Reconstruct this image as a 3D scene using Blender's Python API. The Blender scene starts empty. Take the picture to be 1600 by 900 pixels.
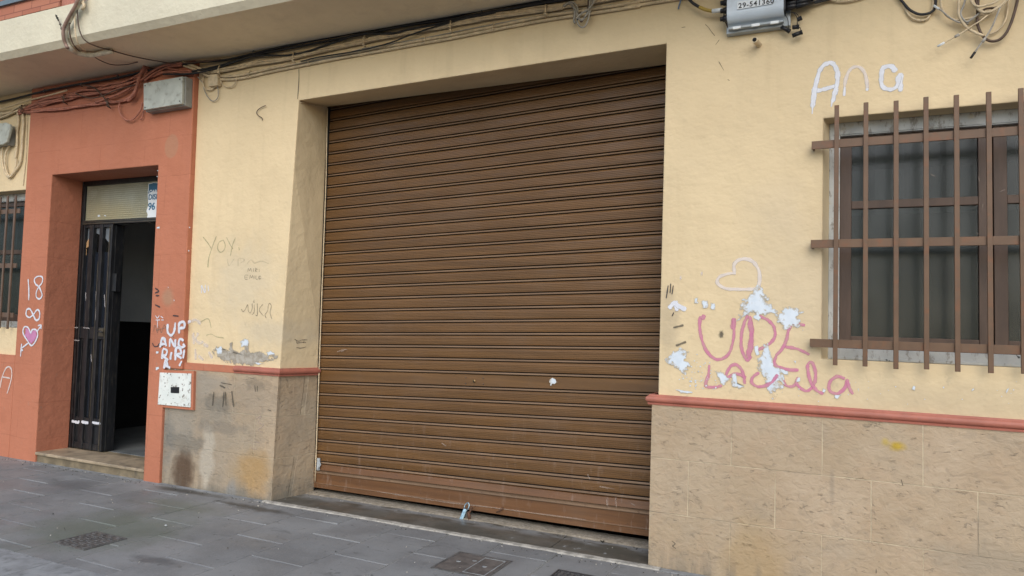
import bpy, bmesh, math, random
from mathutils import Vector, Matrix, noise
random.seed(7)
D = bpy.data
SC = bpy.context.scene
COL = SC.collection

# ------------------------------------------------------------------ camera
FPX, YAW, PITCH, ROLL = 1100.0, -0.42697651, 0.06798969, 0.03778577
CAM = Vector((0, -4.504456, 1.4))
_f = Vector((math.sin(YAW)*math.cos(PITCH), math.cos(YAW)*math.cos(PITCH), math.sin(PITCH)))
_r = Vector((math.cos(YAW), -math.sin(YAW), 0)); _u = _r.cross(_f)
_R = _r*math.cos(ROLL)+_u*math.sin(ROLL); _U = -_r*math.sin(ROLL)+_u*math.cos(ROLL)
cd = D.cameras.new('camera'); cam = D.objects.new('camera', cd); COL.objects.link(cam)
cam.matrix_world = Matrix(((_R.x,_U.x,-_f.x,CAM.x),(_R.y,_U.y,-_f.y,CAM.y),(_R.z,_U.z,-_f.z,CAM.z),(0,0,0,1)))
cd.sensor_width = 36; cd.lens = FPX/1600*36; cd.clip_start = 0.05; cd.clip_end = 500
SC.camera = cam

# ------------------------------------------------------------------ light
SUN_EL, SUN_AZ = math.radians(38), math.radians(160)   # azimuth from +Y, clockwise
w = D.worlds.new('World'); SC.world = w; w.use_nodes = True
wn = w.node_tree; bg = wn.nodes['Background']
sky = wn.nodes.new('ShaderNodeTexSky'); sky.sky_type = 'NISHITA'; sky.sun_disc = False
sky.sun_elevation = SUN_EL; sky.sun_rotation = SUN_AZ; sky.air_density = 1.0; sky.dust_density = 1.5; sky.ozone_density = 1.0
wn.links.new(sky.outputs[0], bg.inputs[0]); bg.inputs[1].default_value = 0.14
sd = D.lights.new('sun', 'SUN'); so = D.objects.new('sun', sd); COL.objects.link(so)
sd.energy = 0.75; sd.angle = math.radians(60); sd.color = (1.0, 0.95, 0.87)
sdir = Vector((math.sin(SUN_AZ)*math.cos(SUN_EL), math.cos(SUN_AZ)*math.cos(SUN_EL), math.sin(SUN_EL)))
so.rotation_euler = (-sdir).to_track_quat('-Z', 'Y').to_euler(); so.location = (0, -5, 12)
SC.view_settings.view_transform = 'Standard'; SC.view_settings.look = 'None'
SC.view_settings.exposure = 0.80; SC.view_settings.gamma = 1.0

# ------------------------------------------------------------------ helpers
def ray(u, v): return _f*FPX + _R*(u-800) - _U*(v-450)
def at(u, v, y=0.0):
    d = ray(u, v); return CAM + d*((y-CAM.y)/d.y)
def atz(u, v, z=0.0):
    d = ray(u, v); return CAM + d*((z-CAM.z)/d.z)
def warp(p):            # the old left part of the facade leans a little
    s = min(1, max(0, (-4.7-p[0])/0.4))
    return (p[0]-0.036*(p[2]-1.0)*s, p[1], p[2])

def tag(o, label=None, cat=None, group=None, kind=None):
    for k, v in (('label',label),('category',cat),('group',group),('kind',kind)):
        if v: o[k] = v
    return o
def empty(name, loc=(0,0,0)):
    o = D.objects.new(name, None); o.location = loc; o.empty_display_size = .1; COL.objects.link(o); return o

class MB:
    def __init__(s): s.v=[]; s.f=[]; s.mi=[]; s.uv=[]; s.smooth=[]
    def add(s, vs, fs, mi=0, uv=None, smooth=False):
        b=len(s.v); s.v += [tuple(p) for p in vs]
        for f in fs: s.f.append([b+i for i in f]); s.mi.append(mi); s.smooth.append(smooth)
        s.uv += list(uv) if uv else [(0,0)]*len(vs)
        return s
    def box(s, x0,y0,z0,x1,y1,z1, mi=0):
        if x0>x1: x0,x1=x1,x0
        if y0>y1: y0,y1=y1,y0
        if z0>z1: z0,z1=z1,z0
        v=[(x,y,z) for z in(z0,z1) for y in(y0,y1) for x in(x0,x1)]
        return s.add(v,[(0,2,3,1),(4,5,7,6),(0,1,5,4),(2,6,7,3),(0,4,6,2),(1,3,7,5)],mi)
    def tube(s, pts, r, n=8, cap=True, mi=0):
        pts=[Vector(p) for p in pts]; N=len(pts)
        rr = r if isinstance(r,(list,tuple)) else [r]*N
        t=(pts[1]-pts[0]).normalized(); a=t.orthogonal().normalized(); vs=[]
        for i,p in enumerate(pts):
            t=(pts[min(i+1,N-1)]-pts[max(i-1,0)])
            if t.length<1e-9: t=Vector((0,0,1))
            t.normalize(); a=(a-t*a.dot(t))
            if a.length<1e-6: a=t.orthogonal()
            a.normalize(); b=t.cross(a)
            vs += [p+(a*math.cos(k*math.tau/n)+b*math.sin(k*math.tau/n))*rr[i] for k in range(n)]
        fs=[(i*n+k,i*n+(k+1)%n,(i+1)*n+(k+1)%n,(i+1)*n+k) for i in range(N-1) for k in range(n)]
        if cap: fs += [tuple(range(n))[::-1], tuple(range((N-1)*n,N*n))]
        return s.add(vs,fs,mi,smooth=True)
    def extr(s, prof, x0, x1, nx=1, mi=0, wav=0, mis=None):   # profile of (y,z) swept along x
        n=len(prof); vs=[]
        for i in range(nx+1):
            x=x0+(x1-x0)*i/nx
            for (y,z) in prof:
                dy = wav*noise.noise(Vector((x*1.3,z*2.1,0))) if wav else 0
                dz = wav*.7*noise.noise(Vector((x*.9,z*1.7,5))) if wav else 0
                vs.append((x,y+dy,z+dz))
        b=len(s.v)
        for i in range(nx):
            for k in range(n-1):
                s.f.append([b+i*n+k,b+i*n+k+1,b+(i+1)*n+k+1,b+(i+1)*n+k]); s.mi.append(mis[k] if mis else mi); s.smooth.append(False)
        s.v+=vs; s.uv+=[(0,0)]*len(vs); return s
    def warped(s): s.v=[warp(p) for p in s.v]; return s
    def build(s, name, mats, parent=None, bevel=0, **kw):
        me=D.meshes.new(name)
        off=parent_world(parent) if parent else Vector((0,0,0))
        me.from_pydata([tuple(Vector(p)-off) for p in s.v],[],s.f)
        ms = mats if isinstance(mats,(list,tuple)) else [mats]
        for m in ms: me.materials.append(m)
        ul=me.uv_layers.new(name='uv')
        for p in me.polygons:
            p.material_index=s.mi[p.index]; p.use_smooth=s.smooth[p.index]
            for li in p.loop_indices: ul.data[li].uv=s.uv[me.loops[li].vertex_index]
        bm=bmesh.new(); bm.from_mesh(me)
        if kw.pop('weld',False): bmesh.ops.remove_doubles(bm,verts=bm.verts,dist=.0003)
        if not kw.pop('flat',False): bmesh.ops.recalc_face_normals(bm,faces=bm.faces)
        bm.to_mesh(me); bm.free()
        o=D.objects.new(name,me); COL.objects.link(o)
        if parent: o.parent=parent
        if bevel:
            m=o.modifiers.new('bevel','BEVEL'); m.width=bevel; m.segments=2; m.limit_method='ANGLE'; m.angle_limit=math.radians(40)
        return tag(o,**kw) if kw else o
def parent_world(p):
    v=Vector(p.location)
    while p.parent: p=p.parent; v+=Vector(p.location)
    return v

def crom(pts, n=8):
    pts=[Vector(p) for p in pts]
    if len(pts)<3: 
        return [pts[0].lerp(pts[-1],i/n) for i in range(n+1)]
    P=[pts[0]*2-pts[1]]+pts+[pts[-1]*2-pts[-2]]; out=[]
    for i in range(1,len(P)-2):
        a,b,c,d=P[i-1:i+3]
        for k in range(n):
            t=k/n; out.append(.5*((2*b)+(c-a)*t+(2*a-5*b+4*c-d)*t*t+(3*b-a-3*c+d)*t**3))
    out.append(P[-2]); return out

# ------------------------------------------------------------------ materials
class NT:
    def __init__(s,name):
        s.m=D.materials.new(name); s.m.use_nodes=True; s.t=s.m.node_tree; s.n=s.t.nodes; s.l=s.t.links
        s.p=s.n['Principled BSDF']; s.geo=s.n.new('ShaderNodeNewGeometry')
    def new(s,t): return s.n.new(t)
    def inp(s,sock,v):
        if hasattr(v,'is_output') or isinstance(v,bpy.types.NodeSocket): s.l.new(v,sock)
        else:
            if isinstance(v,(tuple,list)) and len(v)==3 and sock.type=='RGBA': v=(*v,1)
            sock.default_value=v
    def math(s,op,a,b=0,c=None,clamp=False):
        n=s.new('ShaderNodeMath'); n.operation=op; n.use_clamp=clamp; s.inp(n.inputs[0],a); s.inp(n.inputs[1],b)
        if c is not None: s.inp(n.inputs[2],c)
        return n.outputs[0]
    def vmath(s,op,a,b=(0,0,0)):
        n=s.new('ShaderNodeVectorMath'); n.operation=op; s.inp(n.inputs[0],a); s.inp(n.inputs[1],b)
        return n.outputs['Value'] if op in('LENGTH','DOT_PRODUCT') else n.outputs[0]
    def noise(s,scale=(1,1,1),sc=1.0,detail=4,rough=.55,dist=0,seed=0):
        v=s.vmath('MULTIPLY',s.geo.outputs['Position'],scale)
        if seed: v=s.vmath('ADD',v,(seed*3.1,seed*1.7,seed*2.3))
        n=s.new('ShaderNodeTexNoise'); s.l.new(v,n.inputs['Vector'])
        n.inputs['Scale'].default_value=sc; n.inputs['Detail'].default_value=detail; n.inputs['Roughness'].default_value=rough; n.inputs['Distortion'].default_value=dist
        return n.outputs['Fac']
    def ss(s,v,lo,hi,a=0.0,b=1.0):
        n=s.new('ShaderNodeMapRange'); n.interpolation_type='SMOOTHSTEP' if lo<hi else 'LINEAR'; s.inp(n.inputs[0],v)
        if lo>hi: n.interpolation_type='LINEAR'
        for i,x in enumerate((lo,hi,a,b)): n.inputs[i+1].default_value=x
        n.clamp=True
        return n.outputs[0]
    def mix(s,f,a,b,mode='MIX'):
        n=s.new('ShaderNodeMix'); n.data_type='RGBA'; n.blend_type=mode; s.inp(n.inputs[0],f); s.inp(n.inputs[6],a); s.inp(n.inputs[7],b); return n.outputs[2]
    def blob(s,c,r,k=.35,sc=6,edge=.25,seed=0):
        v=s.vmath('SUBTRACT',s.geo.outputs['Position'],tuple(c)); v=s.vmath('DIVIDE',v,tuple(r)); d=s.vmath('LENGTH',v)
        nz=s.noise(sc=sc,detail=6,seed=seed); nz=s.math('SUBTRACT',nz,.5); d=s.math('MULTIPLY_ADD',nz,k*4,d)
        return s.ss(d,1+edge,1-edge)
    def xyz(s):
        n=s.new('ShaderNodeSeparateXYZ'); s.l.new(s.geo.outputs['Position'],n.inputs[0]); return n.outputs
    def bump(s,h,strength=.3,dist=.01,normal=None):
        n=s.new('ShaderNodeBump'); n.inputs['Strength'].default_value=strength; n.inputs['Distance'].default_value=dist
        s.l.new(h,n.inputs['Height'])
        if normal is not None: s.l.new(normal,n.inputs['Normal'])
        return n.outputs[0]
    def done(s,col,rough=.7,normal=None,metal=0,spec=.4):
        s.inp(s.p.inputs['Base Color'],col); s.inp(s.p.inputs['Roughness'],rough); s.inp(s.p.inputs['Metallic'],metal)
        s.p.inputs['Specular IOR Level'].default_value=spec
        if normal is not None: s.l.new(normal,s.p.inputs['Normal'])
        return s.m

def simple(name,col,rough=.6,var=.18,sc=6,metal=0,bump=0,bsc=60,spec=.4,dirt=None,dirtamt=.4,stretch=(1,1,1)):
    t=NT(name); n=t.noise(stretch,sc,5); c=t.mix(t.ss(n,.3,.7),tuple(x*(1-var) for x in col),tuple(min(1,x*(1+var)) for x in col))
    if dirt: c=t.mix(t.math('MULTIPLY',t.ss(t.noise(stretch,sc*2.3,6,seed=4),.5,.72),dirtamt),c,dirt)
    nm=t.bump(t.noise(stretch,bsc,3,seed=2),bump,.004) if bump else None
    return t.done(c,rough,nm,metal,spec)

def plaster(name,col,stains=(),courses=False):
    t=NT(name)
    big=t.noise((1,1,1),.9,5,seed=1); mid=t.noise((1,1,.6),4.5,6,seed=2); fine=t.noise((1,1,1),38,4,seed=3)
    streak=t.noise((7,7,.5),1.6,5,seed=5)
    c=t.mix(t.ss(big,.32,.68),tuple(x*.93 for x in col),tuple(min(1,x*1.06) for x in col))
    c=t.mix(t.math('MULTIPLY',t.ss(mid,.48,.75),.30),c,(col[0]*.84,col[1]*.82,col[2]*.82))
    c=t.mix(t.math('MULTIPLY',t.ss(streak,.52,.76),.15),c,(col[0]*.6,col[1]*.58,col[2]*.55))
    # small knocks and grey smudges, thicker low down
    z=t.xyz()[2]
    low=t.ss(z,2.0,1.0,0.12,.75)
    sm=t.math('MULTIPLY',t.ss(t.noise((1.4,1,1),11,7,.65,seed=8),.60,.72),low)
    c=t.mix(t.math('MULTIPLY',sm,.45),c,(.24,.21,.16))
    sp=t.ss(t.noise((1,1,1),60,2,seed=12),.74,.78); c=t.mix(t.math('MULTIPLY',sp,.5),c,(col[0]*.45,col[1]*.42,col[2]*.4))
    for (f,cc,am) in stains:
        c=t.mix(t.math('MULTIPLY',f(t),am),c,cc)
    if courses:
        ps=t.xyz(); cb=t.new('ShaderNodeCombineXYZ'); wob=t.math('MULTIPLY',t.noise((1,1,1),2.5,3,seed=61),.05)
        t.l.new(t.math('ADD',ps[0],t.math('MULTIPLY',ps[1],1.0)),cb.inputs[0]); t.l.new(t.math('ADD',ps[2],t.math('ADD',wob,3)),cb.inputs[1])
        bk=t.new('ShaderNodeTexBrick'); t.l.new(cb.outputs[0],bk.inputs['Vector']); bk.inputs['Scale'].default_value=1; bk.inputs['Brick Width'].default_value=.62; bk.inputs['Row Height'].default_value=.36; bk.inputs['Mortar Size'].default_value=.0045; bk.inputs['Mortar Smooth'].default_value=.5
        cm=t.math('MULTIPLY',bk.outputs['Fac'],t.ss(t.noise((1,1,1),3,4,seed=62),.36,.60)); c=t.mix(t.math('MULTIPLY',cm,.40),c,(col[0]*.62,col[1]*.55,col[2]*.55))
    h=t.math('ADD',t.math('MULTIPLY',t.noise((1,1,1),3.2,4,seed=9),1.0),t.math('MULTIPLY',fine,.10))
    h=t.math('ADD',h,t.math('MULTIPLY',t.noise((1,1,1.5),13,4,seed=14),.22))
    return t.done(c,t.ss(mid,.3,.7,.72,.86),t.bump(h,.55,.035),spec=.25)

P=lambda u,v,y=0: tuple(at(u,v,y))
def B(u,v,rx,rz,k=.3,sc=6,edge=.25,seed=0,y=0): return lambda t: t.blob(P(u,v,y),(rx,.6,rz),k,sc,edge,seed)
YEL=(.655,.525,.325)
M={}
M['wall']=plaster('yellow_plaster',YEL,[
    (B(600,60,.9,.1,.3,5,.5),(.50,.38,.20),.0),
    (B(1330,530,.35,.5,.4,5,.5,3),(.50,.41,.27),.30),
    (B(1560,640,.5,.12,.5,9,.5,4),(.46,.37,.24),.45),
    (B(1440,640,.3,.10,.5,9,.5,6),(.46,.37,.24),.35),
    (B(1210,330,.16,.16,.4,6,.6,5),(.52,.43,.30),.35),
    (B(1045,500,.06,.20,.5,14,.4,7),(.22,.19,.15),.30),
    (B(1250,440,.28,.3,.4,6,.6,9),(.52,.44,.32),.30),
    (B(380,440,.3,.28,.5,7,.5,11),(.54,.48,.36),.40),
    (B(420,520,.28,.10,.5,9,.5,12),(.50,.44,.33),.45),
])
M['red']=plaster('terracotta_paint',(.42,.16,.092),[
    (B(90,160,.9,.16,.4,5,.5,21,-.05),(.36,.13,.085),.5),
    (B(268,228,.085,.11,.05,3,.08,2,-.05),(.40,.20,.12),.85),
    (B(262,465,.07,.08,.25,8,.35,6,-.05),(.36,.21,.13),.8),
],courses=True)
M['fascia']=plaster('cream_plaster',(.62,.58,.44))
M['soffit']=plaster('soffit_plaster',(.78,.67,.48))
M['drip']=plaster('shaded_drip_plaster',(.50,.45,.33))  # cream plaster darkened for the shade on the downward-facing drip edge
M['reveal']=plaster('reveal_plaster',(.50,.42,.27))

def stone():
    t=NT('stone_tiles'); pos=t.xyz()
    cmb=t.new('ShaderNodeCombineXYZ'); t.l.new(t.math('ADD',pos[0],.545+10.06+.2515),cmb.inputs[0]); t.l.new(t.math('ADD',pos[2],3.35),cmb.inputs[1])
    br=t.new('ShaderNodeTexBrick'); t.l.new(cmb.outputs[0],br.inputs['Vector'])
    br.offset=.5; br.offset_frequency=2; br.inputs['Scale'].default_value=1; br.inputs['Brick Width'].default_value=.503; br.inputs['Row Height'].default_value=.335
    br.inputs['Mortar Size'].default_value=.0034; br.inputs['Mortar Smooth'].default_value=.3
    br.inputs['Color1'].default_value=(.0,.0,.0,1); br.inputs['Color2'].default_value=(1,1,1,1); br.inputs['Mortar'].default_value=(.5,.5,.5,1)
    # worm-like ridges of the riven face
    a=t.noise((1,1,1.6),15,5,.55,.9,seed=1); rid=t.math('SUBTRACT',1,t.math('MULTIPLY',t.math('ABSOLUTE',t.math('SUBTRACT',a,.5)),22),clamp=True)
    gate=t.ss(t.noise((1,1,1.3),9,4,seed=2),.48,.66)
    rid=t.math('MULTIPLY',rid,gate)
    lump=t.noise((1,1,1.35),15,5,.6,.7,seed=51)
    # short chisel-like crevices, gathered toward the lower part of some tiles
    vn=t.noise((1,1,2.1),26,4,.6,.5,seed=41); rid2=t.math('MULTIPLY',t.ss(vn,.585,.66),t.ss(t.noise((1,1,1.5),6.5,4,.6,seed=42),.45,.62))
    c=t.mix(t.ss(t.noise((1,1,1),3.5,5,seed=3),.3,.7),(.375,.28,.18),(.425,.33,.225))
    c=t.mix(t.math('MULTIPLY',br.outputs['Color'],.38),c,(.33,.26,.165))
    c=t.mix(t.math('MULTIPLY',t.ss(t.noise((1,1,1),7,6,seed=6),.50,.68),.38),c,(.40,.285,.18))
    c=t.mix(t.math('MULTIPLY',t.ss(t.noise((1,1,1),2.3,6,.65,seed=44),.52,.68),.35),c,(.30,.255,.19))
    c=t.mix(t.math('MULTIPLY',t.ss(lump,.52,.70),.42),c,(.27,.215,.15)); c=t.mix(t.math('MULTIPLY',t.ss(lump,.45,.30),.25),c,(.45,.37,.27))  # light and dark of the relief put into the colour, hollows darker
    c=t.mix(t.math('MULTIPLY',rid2,.50),c,(.19,.15,.105))
    pits=t.math('MULTIPLY',t.ss(t.noise((1,1,1.2),34,5,.7,seed=5),.62,.70),t.ss(t.noise((1,1,1),4,3,seed=7),.45,.62))
    c=t.mix(t.math('MULTIPLY',pits,.3),c,(.15,.12,.085))
    mort=br.outputs['Fac']
    mc=t.mix(t.ss(t.noise((1,1,1),3,4,seed=11),.45,.65),(.56,.46,.31),(.24,.19,.13)); c=t.mix(t.math('MULTIPLY',t.math('MULTIPLY',mort,t.ss(t.noise((1,1,1),5,3,seed=43),.38,.56,.45,1)),.78),c,mc)
    st=[(B(1180,880,.16,.25,.25,5,.3,2),(.34,.23,.10),.5),
        (B(1401,697,.035,.022,.25,30,.5,3),(.42,.28,.015),.9),(B(1383,690,.018,.02,.2,30,.5,4),(.42,.30,.03),.6),
        (B(1300,760,.012,.10,.3,20,.5,5),(.2,.17,.13),.4),
        # left pillar: cement patches, rust and damp
        (B(268,660,.30,.16,.35,5,.25,6),(.27,.245,.20),.75),(B(310,600,.35,.10,.35,5,.3,8),(.29,.26,.21),.7),
        (B(275,745,.16,.22,.3,5,.25,9),(.27,.235,.18),.65),
        (B(290,735,.12,.19,.35,8,.3,7),(.13,.075,.035),.85),
        (B(327,715,.075,.26,.4,7,.3,10),(.56,.50,.40),.75),
        (B(395,735,.18,.16,.3,5,.45,13),(.38,.25,.10),.55),
        (B(375,775,.45,.06,.4,8,.4,14),(.16,.155,.13),.7),
        (B(330,690,.5,.4,.5,4,.5,31),(.25,.225,.18),.45),(B(300,775,.5,.05,.5,8,.4,32),(.10,.095,.08),.7),(B(400,620,.25,.12,.5,10,.4,33),(.24,.20,.15),.4),
        (B(365,770,.05,.10,.3,9,.4,15),(.26,.27,.27),.7),
        (B(345,628,.18,.07,.5,14,.3,16),(.14,.12,.09),.65),(B(290,690,.22,.08,.6,9,.3,36),(.15,.14,.115),.6),(B(405,600,.12,.05,.6,16,.4,37),(.17,.14,.10),.5),
        (B(455,770,.2,.10,.4,8,.4,17),(.15,.15,.13),.6),(B(452,660,.08,.4,.4,6,.5,18),(.26,.26,.22),.35),
        (B(1560,880,.3,.08,.4,7,.5,19),(.25,.21,.15),.5),
        (B(290,738,.11,.17,.45,9,.35,71),(.085,.05,.028),.8),(B(262,690,.10,.22,.5,8,.3,72),(.17,.165,.145),.6),(B(400,740,.16,.16,.5,8,.4,73),(.36,.21,.07),.45),(B(350,668,.25,.05,.6,12,.4,74),(.17,.15,.12),.5),(B(330,640,.25,.10,.6,10,.4,75),(.21,.195,.16),.5)]
    for f,cc,am in st: c=t.mix(t.math('MULTIPLY',f(t),am),c,cc)
    # splash dirt just above the pavement
    drips=t.math('MULTIPLY',t.ss(pos[2],.16,.0),t.ss(t.noise((14,14,1.2),1,4,seed=20),.4,.62)); c=t.mix(t.math('MULTIPLY',drips,.6),c,(.15,.13,.10))
    h=t.math('MULTIPLY',t.noise((1,1,1.4),17,6,.55,.6,seed=1),.8); h=t.math('SUBTRACT',h,t.math('MULTIPLY',rid2,.30)); h=t.math('SUBTRACT',h,t.math('MULTIPLY',lump,.6)); h=t.math('SUBTRACT',h,t.math('MULTIPLY',pits,.22)); h=t.math('SUBTRACT',h,t.math('MULTIPLY',mort,.35))
    return t.done(c,.62,t.bump(h,.75,.012),spec=.35)
M['stone']=stone()

def paving():
    t=NT('paving_slabs'); g=t.geo
    ri=t.new('ShaderNodeNewGeometry').outputs['Random Per Island']
    c=t.mix(ri,(.215,.220,.216),(.245,.250,.245))
    c=t.mix(t.ss(t.noise((1,1,1),2.2,6,.6,seed=1),.35,.65),c,t.mix(.45,c,(.11,.11,.108)))
    c=t.mix(t.math('MULTIPLY',t.ss(t.noise((1,1,1),60,3,seed=2),.5,.75),.5),c,(.25,.255,.255))
    c=t.mix(t.math('MULTIPLY',t.ss(t.noise((1,1,1),23,2,seed=33),.70,.73),.55),c,(.055,.055,.055))
    c=t.mix(t.math('MULTIPLY',t.ss(t.noise((1,1,1),5,6,.7,seed=35),.55,.7),.35),c,(.22,.215,.20))
    c=t.mix(t.math('MULTIPLY',t.ss(t.noise((1.0,2.6,1),6,7,.65,.6,seed=3),.57,.70),.40),c,(.085,.083,.08))
    c=t.mix(t.math('MULTIPLY',t.ss(t.noise((1,1,1),14,3,seed=9),.68,.72),.4),c,(.05,.048,.045))
    for f,cc,am in [(lambda t:t.blob(tuple(atz(175,826)),(.45,.45,1),.45,5,.5,3),(.105,.125,.085),.6),
        (lambda t:t.blob(tuple(atz(280,790)),(.35,.14,1),.5,6,.4,5),(.13,.14,.10),.5),
        (lambda t:t.blob(tuple(atz(110,757)),(.35,.12,1),.5,8,.4,6),(.10,.10,.098),.5),
        (lambda t:t.blob(tuple(atz(290,768)),(.35,.05,1),.4,8,.4,7),(.05,.045,.035),.8),
        (lambda t:t.blob(tuple(atz(395,793)),(.30,.05,1),.5,10,.4,8),(.06,.055,.045),.8),
        (lambda t:t.blob(tuple(atz(240,875)),(.16,.05,1),.5,10,.4,9),(.06,.06,.06),.6)]:
        c=t.mix(t.math('MULTIPLY',f(t),am),c,cc)
    h=t.math('ADD',t.noise((1,1,1),9,5,seed=4),t.math('MULTIPLY',t.noise((1,1,1),90,3,seed=5),.35))
    return t.done(c,t.ss(t.noise((1,1,1),3,4,seed=6),.3,.7,.5,.75),t.bump(h,.5,.006),spec=.35)
M['paving']=paving()
def mortar():
    t=NT('paving_mortar'); n=t.noise((1,1,1),2.6,4,seed=1)
    c=t.mix(t.ss(n,.40,.52),(.085,.085,.08),(.25,.25,.235)); return t.done(c,.85,t.bump(t.noise((1,1,1),60,3),.4,.004))
M['mortar']=mortar()
def threshold():
    t=NT('threshold_stone')
    c=t.mix(t.ss(t.noise((1,1,1),4,6,seed=1),.35,.65),(.075,.070,.055),(.12,.112,.092))
    pos=t.xyz(); band=t.math('MULTIPLY',t.ss(pos[1],.14,.27),t.ss(t.noise((1,2,1),4,6,seed=3),.40,.56))
    c=t.mix(t.math('MULTIPLY',band,.65),c,(.27,.28,.28))
    c=t.mix(t.math('MULTIPLY',t.ss(t.noise((1,1.5,1),9,5,seed=5),.60,.70),.5),c,(.06,.055,.045))
    c=t.mix(t.math('MULTIPLY',t.ss(t.noise((1,1,1),17,5,seed=7),.66,.72),.7),c,(.35,.36,.36))
    return t.done(c,t.ss(t.noise((1,1,1),3,5,seed=8),.4,.6,.35,.7),t.bump(t.noise((1,1,1),14,5),.4,.008),spec=.45)
M['threshold']=threshold()
M['mortar_line']=simple('lime_mortar',(.38,.36,.31),.9,.3,14,bump=.8,bsc=25,dirt=(.12,.11,.09),dirtamt=.6)
M['kerb']=simple('kerb_granite',(.24,.25,.25),.7,.2,8,bump=.3,bsc=50,dirt=(.1,.1,.1),dirtamt=.6)
M['asphalt']=simple('asphalt',(.07,.07,.07),.85,.3,20,bump=.6,bsc=80)
M['step']=simple('step_marble',(.34,.27,.18),.45,.25,6,bump=.3,bsc=30,dirt=(.12,.10,.08),dirtamt=.7)
M['stepside']=simple('step_riser_stone',(.20,.16,.10),.7,.35,5,bump=.4,bsc=25,dirt=(.07,.065,.05),dirtamt=.8)
def shutter():
    out=[]
    for nm,base,r,sp in (('shutter_brown',(.132,.067,.023),.45,.4),('shutter_dusty_rib',(.185,.120,.072),.62,.3),('shutter_rail_brown',(.135,.062,.024),.5,.4)):
        t=NT(nm)
        c=t.mix(t.ss(t.noise((.5,1,9),3.0,5,seed=1),.3,.7),tuple(x*.84 for x in base),tuple(x*1.14 for x in base))
        c=t.mix(t.math('MULTIPLY',t.ss(t.noise((.25,1,40),1.5,4,seed=3),.52,.7),.22),c,tuple(x*.62 for x in base))
        c=t.mix(t.math('MULTIPLY',t.ss(t.noise((1.0,1,.8),2.2,6,seed=4),.50,.72),.22),c,(.15,.10,.065))
        z=t.xyz()[2]; low=t.ss(z,.95,.10,.05,1.0)
        c=t.mix(t.math('MULTIPLY',t.math('MULTIPLY',t.ss(t.noise((7,1,1.6),4,7,.65,seed=6),.56,.70),low),.35),c,(.28,.21,.17))
        c=t.mix(t.math('MULTIPLY',t.math('MULTIPLY',t.ss(t.noise((1,1,1),26,5,.7,seed=8),.60,.66),low),.7),c,(.08,.04,.025))
        out.append(t.done(c,t.ss(t.noise((1,1,3),5,5,seed=7),.35,.65,r-.07,r+.12),t.bump(t.noise((.3,1,8),8,4),.25,.002),spec=sp))
    return out
M['shutter']=shutter()
M['grille']=simple('grille_brown_paint',(.118,.066,.035),.5,.12,9,bump=.15,bsc=50,dirt=(.17,.065,.025),dirtamt=.6)
M['grille_old']=simple('grille_dark_brown_paint',(.12,.075,.05),.5,.15,9,bump=.15,bsc=50)
M['iron']=simple('black_iron_paint',(.011,.012,.014),.5,.3,8,bump=.15,bsc=40,dirt=(.08,.07,.055),dirtamt=.35,stretch=(3,3,.6))
M['ironedge']=simple('worn_iron_edge',(.060,.050,.033),.5,.3,8,dirt=(.04,.04,.035),dirtamt=.8,stretch=(1,1,2))
M['dark']=simple('dark_void',(.012,.012,.012),.9,.1,3)
M['darkglass']=simple('dark_door_glass',(.012,.016,.024),.16,.3,2,spec=.5)
M['paleglass']=simple('pale_broken_glass',(.12,.135,.15),.3,.25,6)
M['orange']=simple('orange_piece',(.42,.25,.12),.6,.15,8)
M['transom']=None
def transom():
    t=NT('ribbed_transom_glass'); pos=t.xyz()
    c=t.mix(t.ss(t.noise((1,1,1),4,5,seed=1),.3,.7),(.235,.235,.165),(.30,.30,.23))
    c=t.mix(t.blob(P(180,335,.28),(.5,1,.12),.3,6,.6,3),c,(.29,.26,.155))
    wv=t.math('SINE',t.math('MULTIPLY',pos[2],math.tau/.021)); wx=t.math('SINE',t.math('MULTIPLY',pos[0],math.tau/.05))
    c=t.mix(t.math('MULTIPLY',t.ss(wv,.2,1.0),.16),c,(.12,.12,.09))
    h=t.math('ADD',wv,t.math('MULTIPLY',wx,.6)); return t.done(c,.35,t.bump(h,.3,.003))
M['transom']=transom()
M['metalwhite']=None
def chipped():
    t=NT('chipped_white_metal')
    c=t.mix(t.ss(t.noise((1,1,1),5,5,seed=1),.3,.7),(.62,.66,.62),(.74,.76,.71))
    z=t.new('ShaderNodeTexCoord')
    chip=t.ss(t.noise((1,1,1),26,5,.65,seed=3),.575,.62); c=t.mix(t.math('MULTIPLY',chip,.85),c,(.12,.085,.06))
    c=t.mix(t.math('MULTIPLY',t.ss(t.noise((1,1,1),9,6,seed=5),.58,.70),.45),c,(.32,.27,.20))
    return t.done(c,.5,t.bump(chip,-.4,.003))
M['metalwhite']=chipped()
M['boxgrey']=simple('weathered_grey_plastic',(.40,.42,.37),.55,.12,7,bump=.1,bsc=60,dirt=(.20,.19,.15),dirtamt=.6)
M['boxside']=simple('grey_plastic_box_back',(.27,.27,.25),.6,.12,7,dirt=(.16,.15,.12),dirtamt=.5)
M['boxlip']=simple('silver_metal_cover',(.52,.59,.65),.42,.08,4,spec=.5,dirt=(.30,.33,.36),dirtamt=.3)
M['fibermount']=simple('dull_grey_mount',(.38,.42,.44),.5,.1,6,dirt=(.25,.26,.26),dirtamt=.4)
M['clipmetal']=simple('pale_clip',(.65,.68,.68),.4,.1,20)
M['black']=simple('black_plastic',(.012,.012,.014),.42,.2,10)
M['frameold']=None
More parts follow.
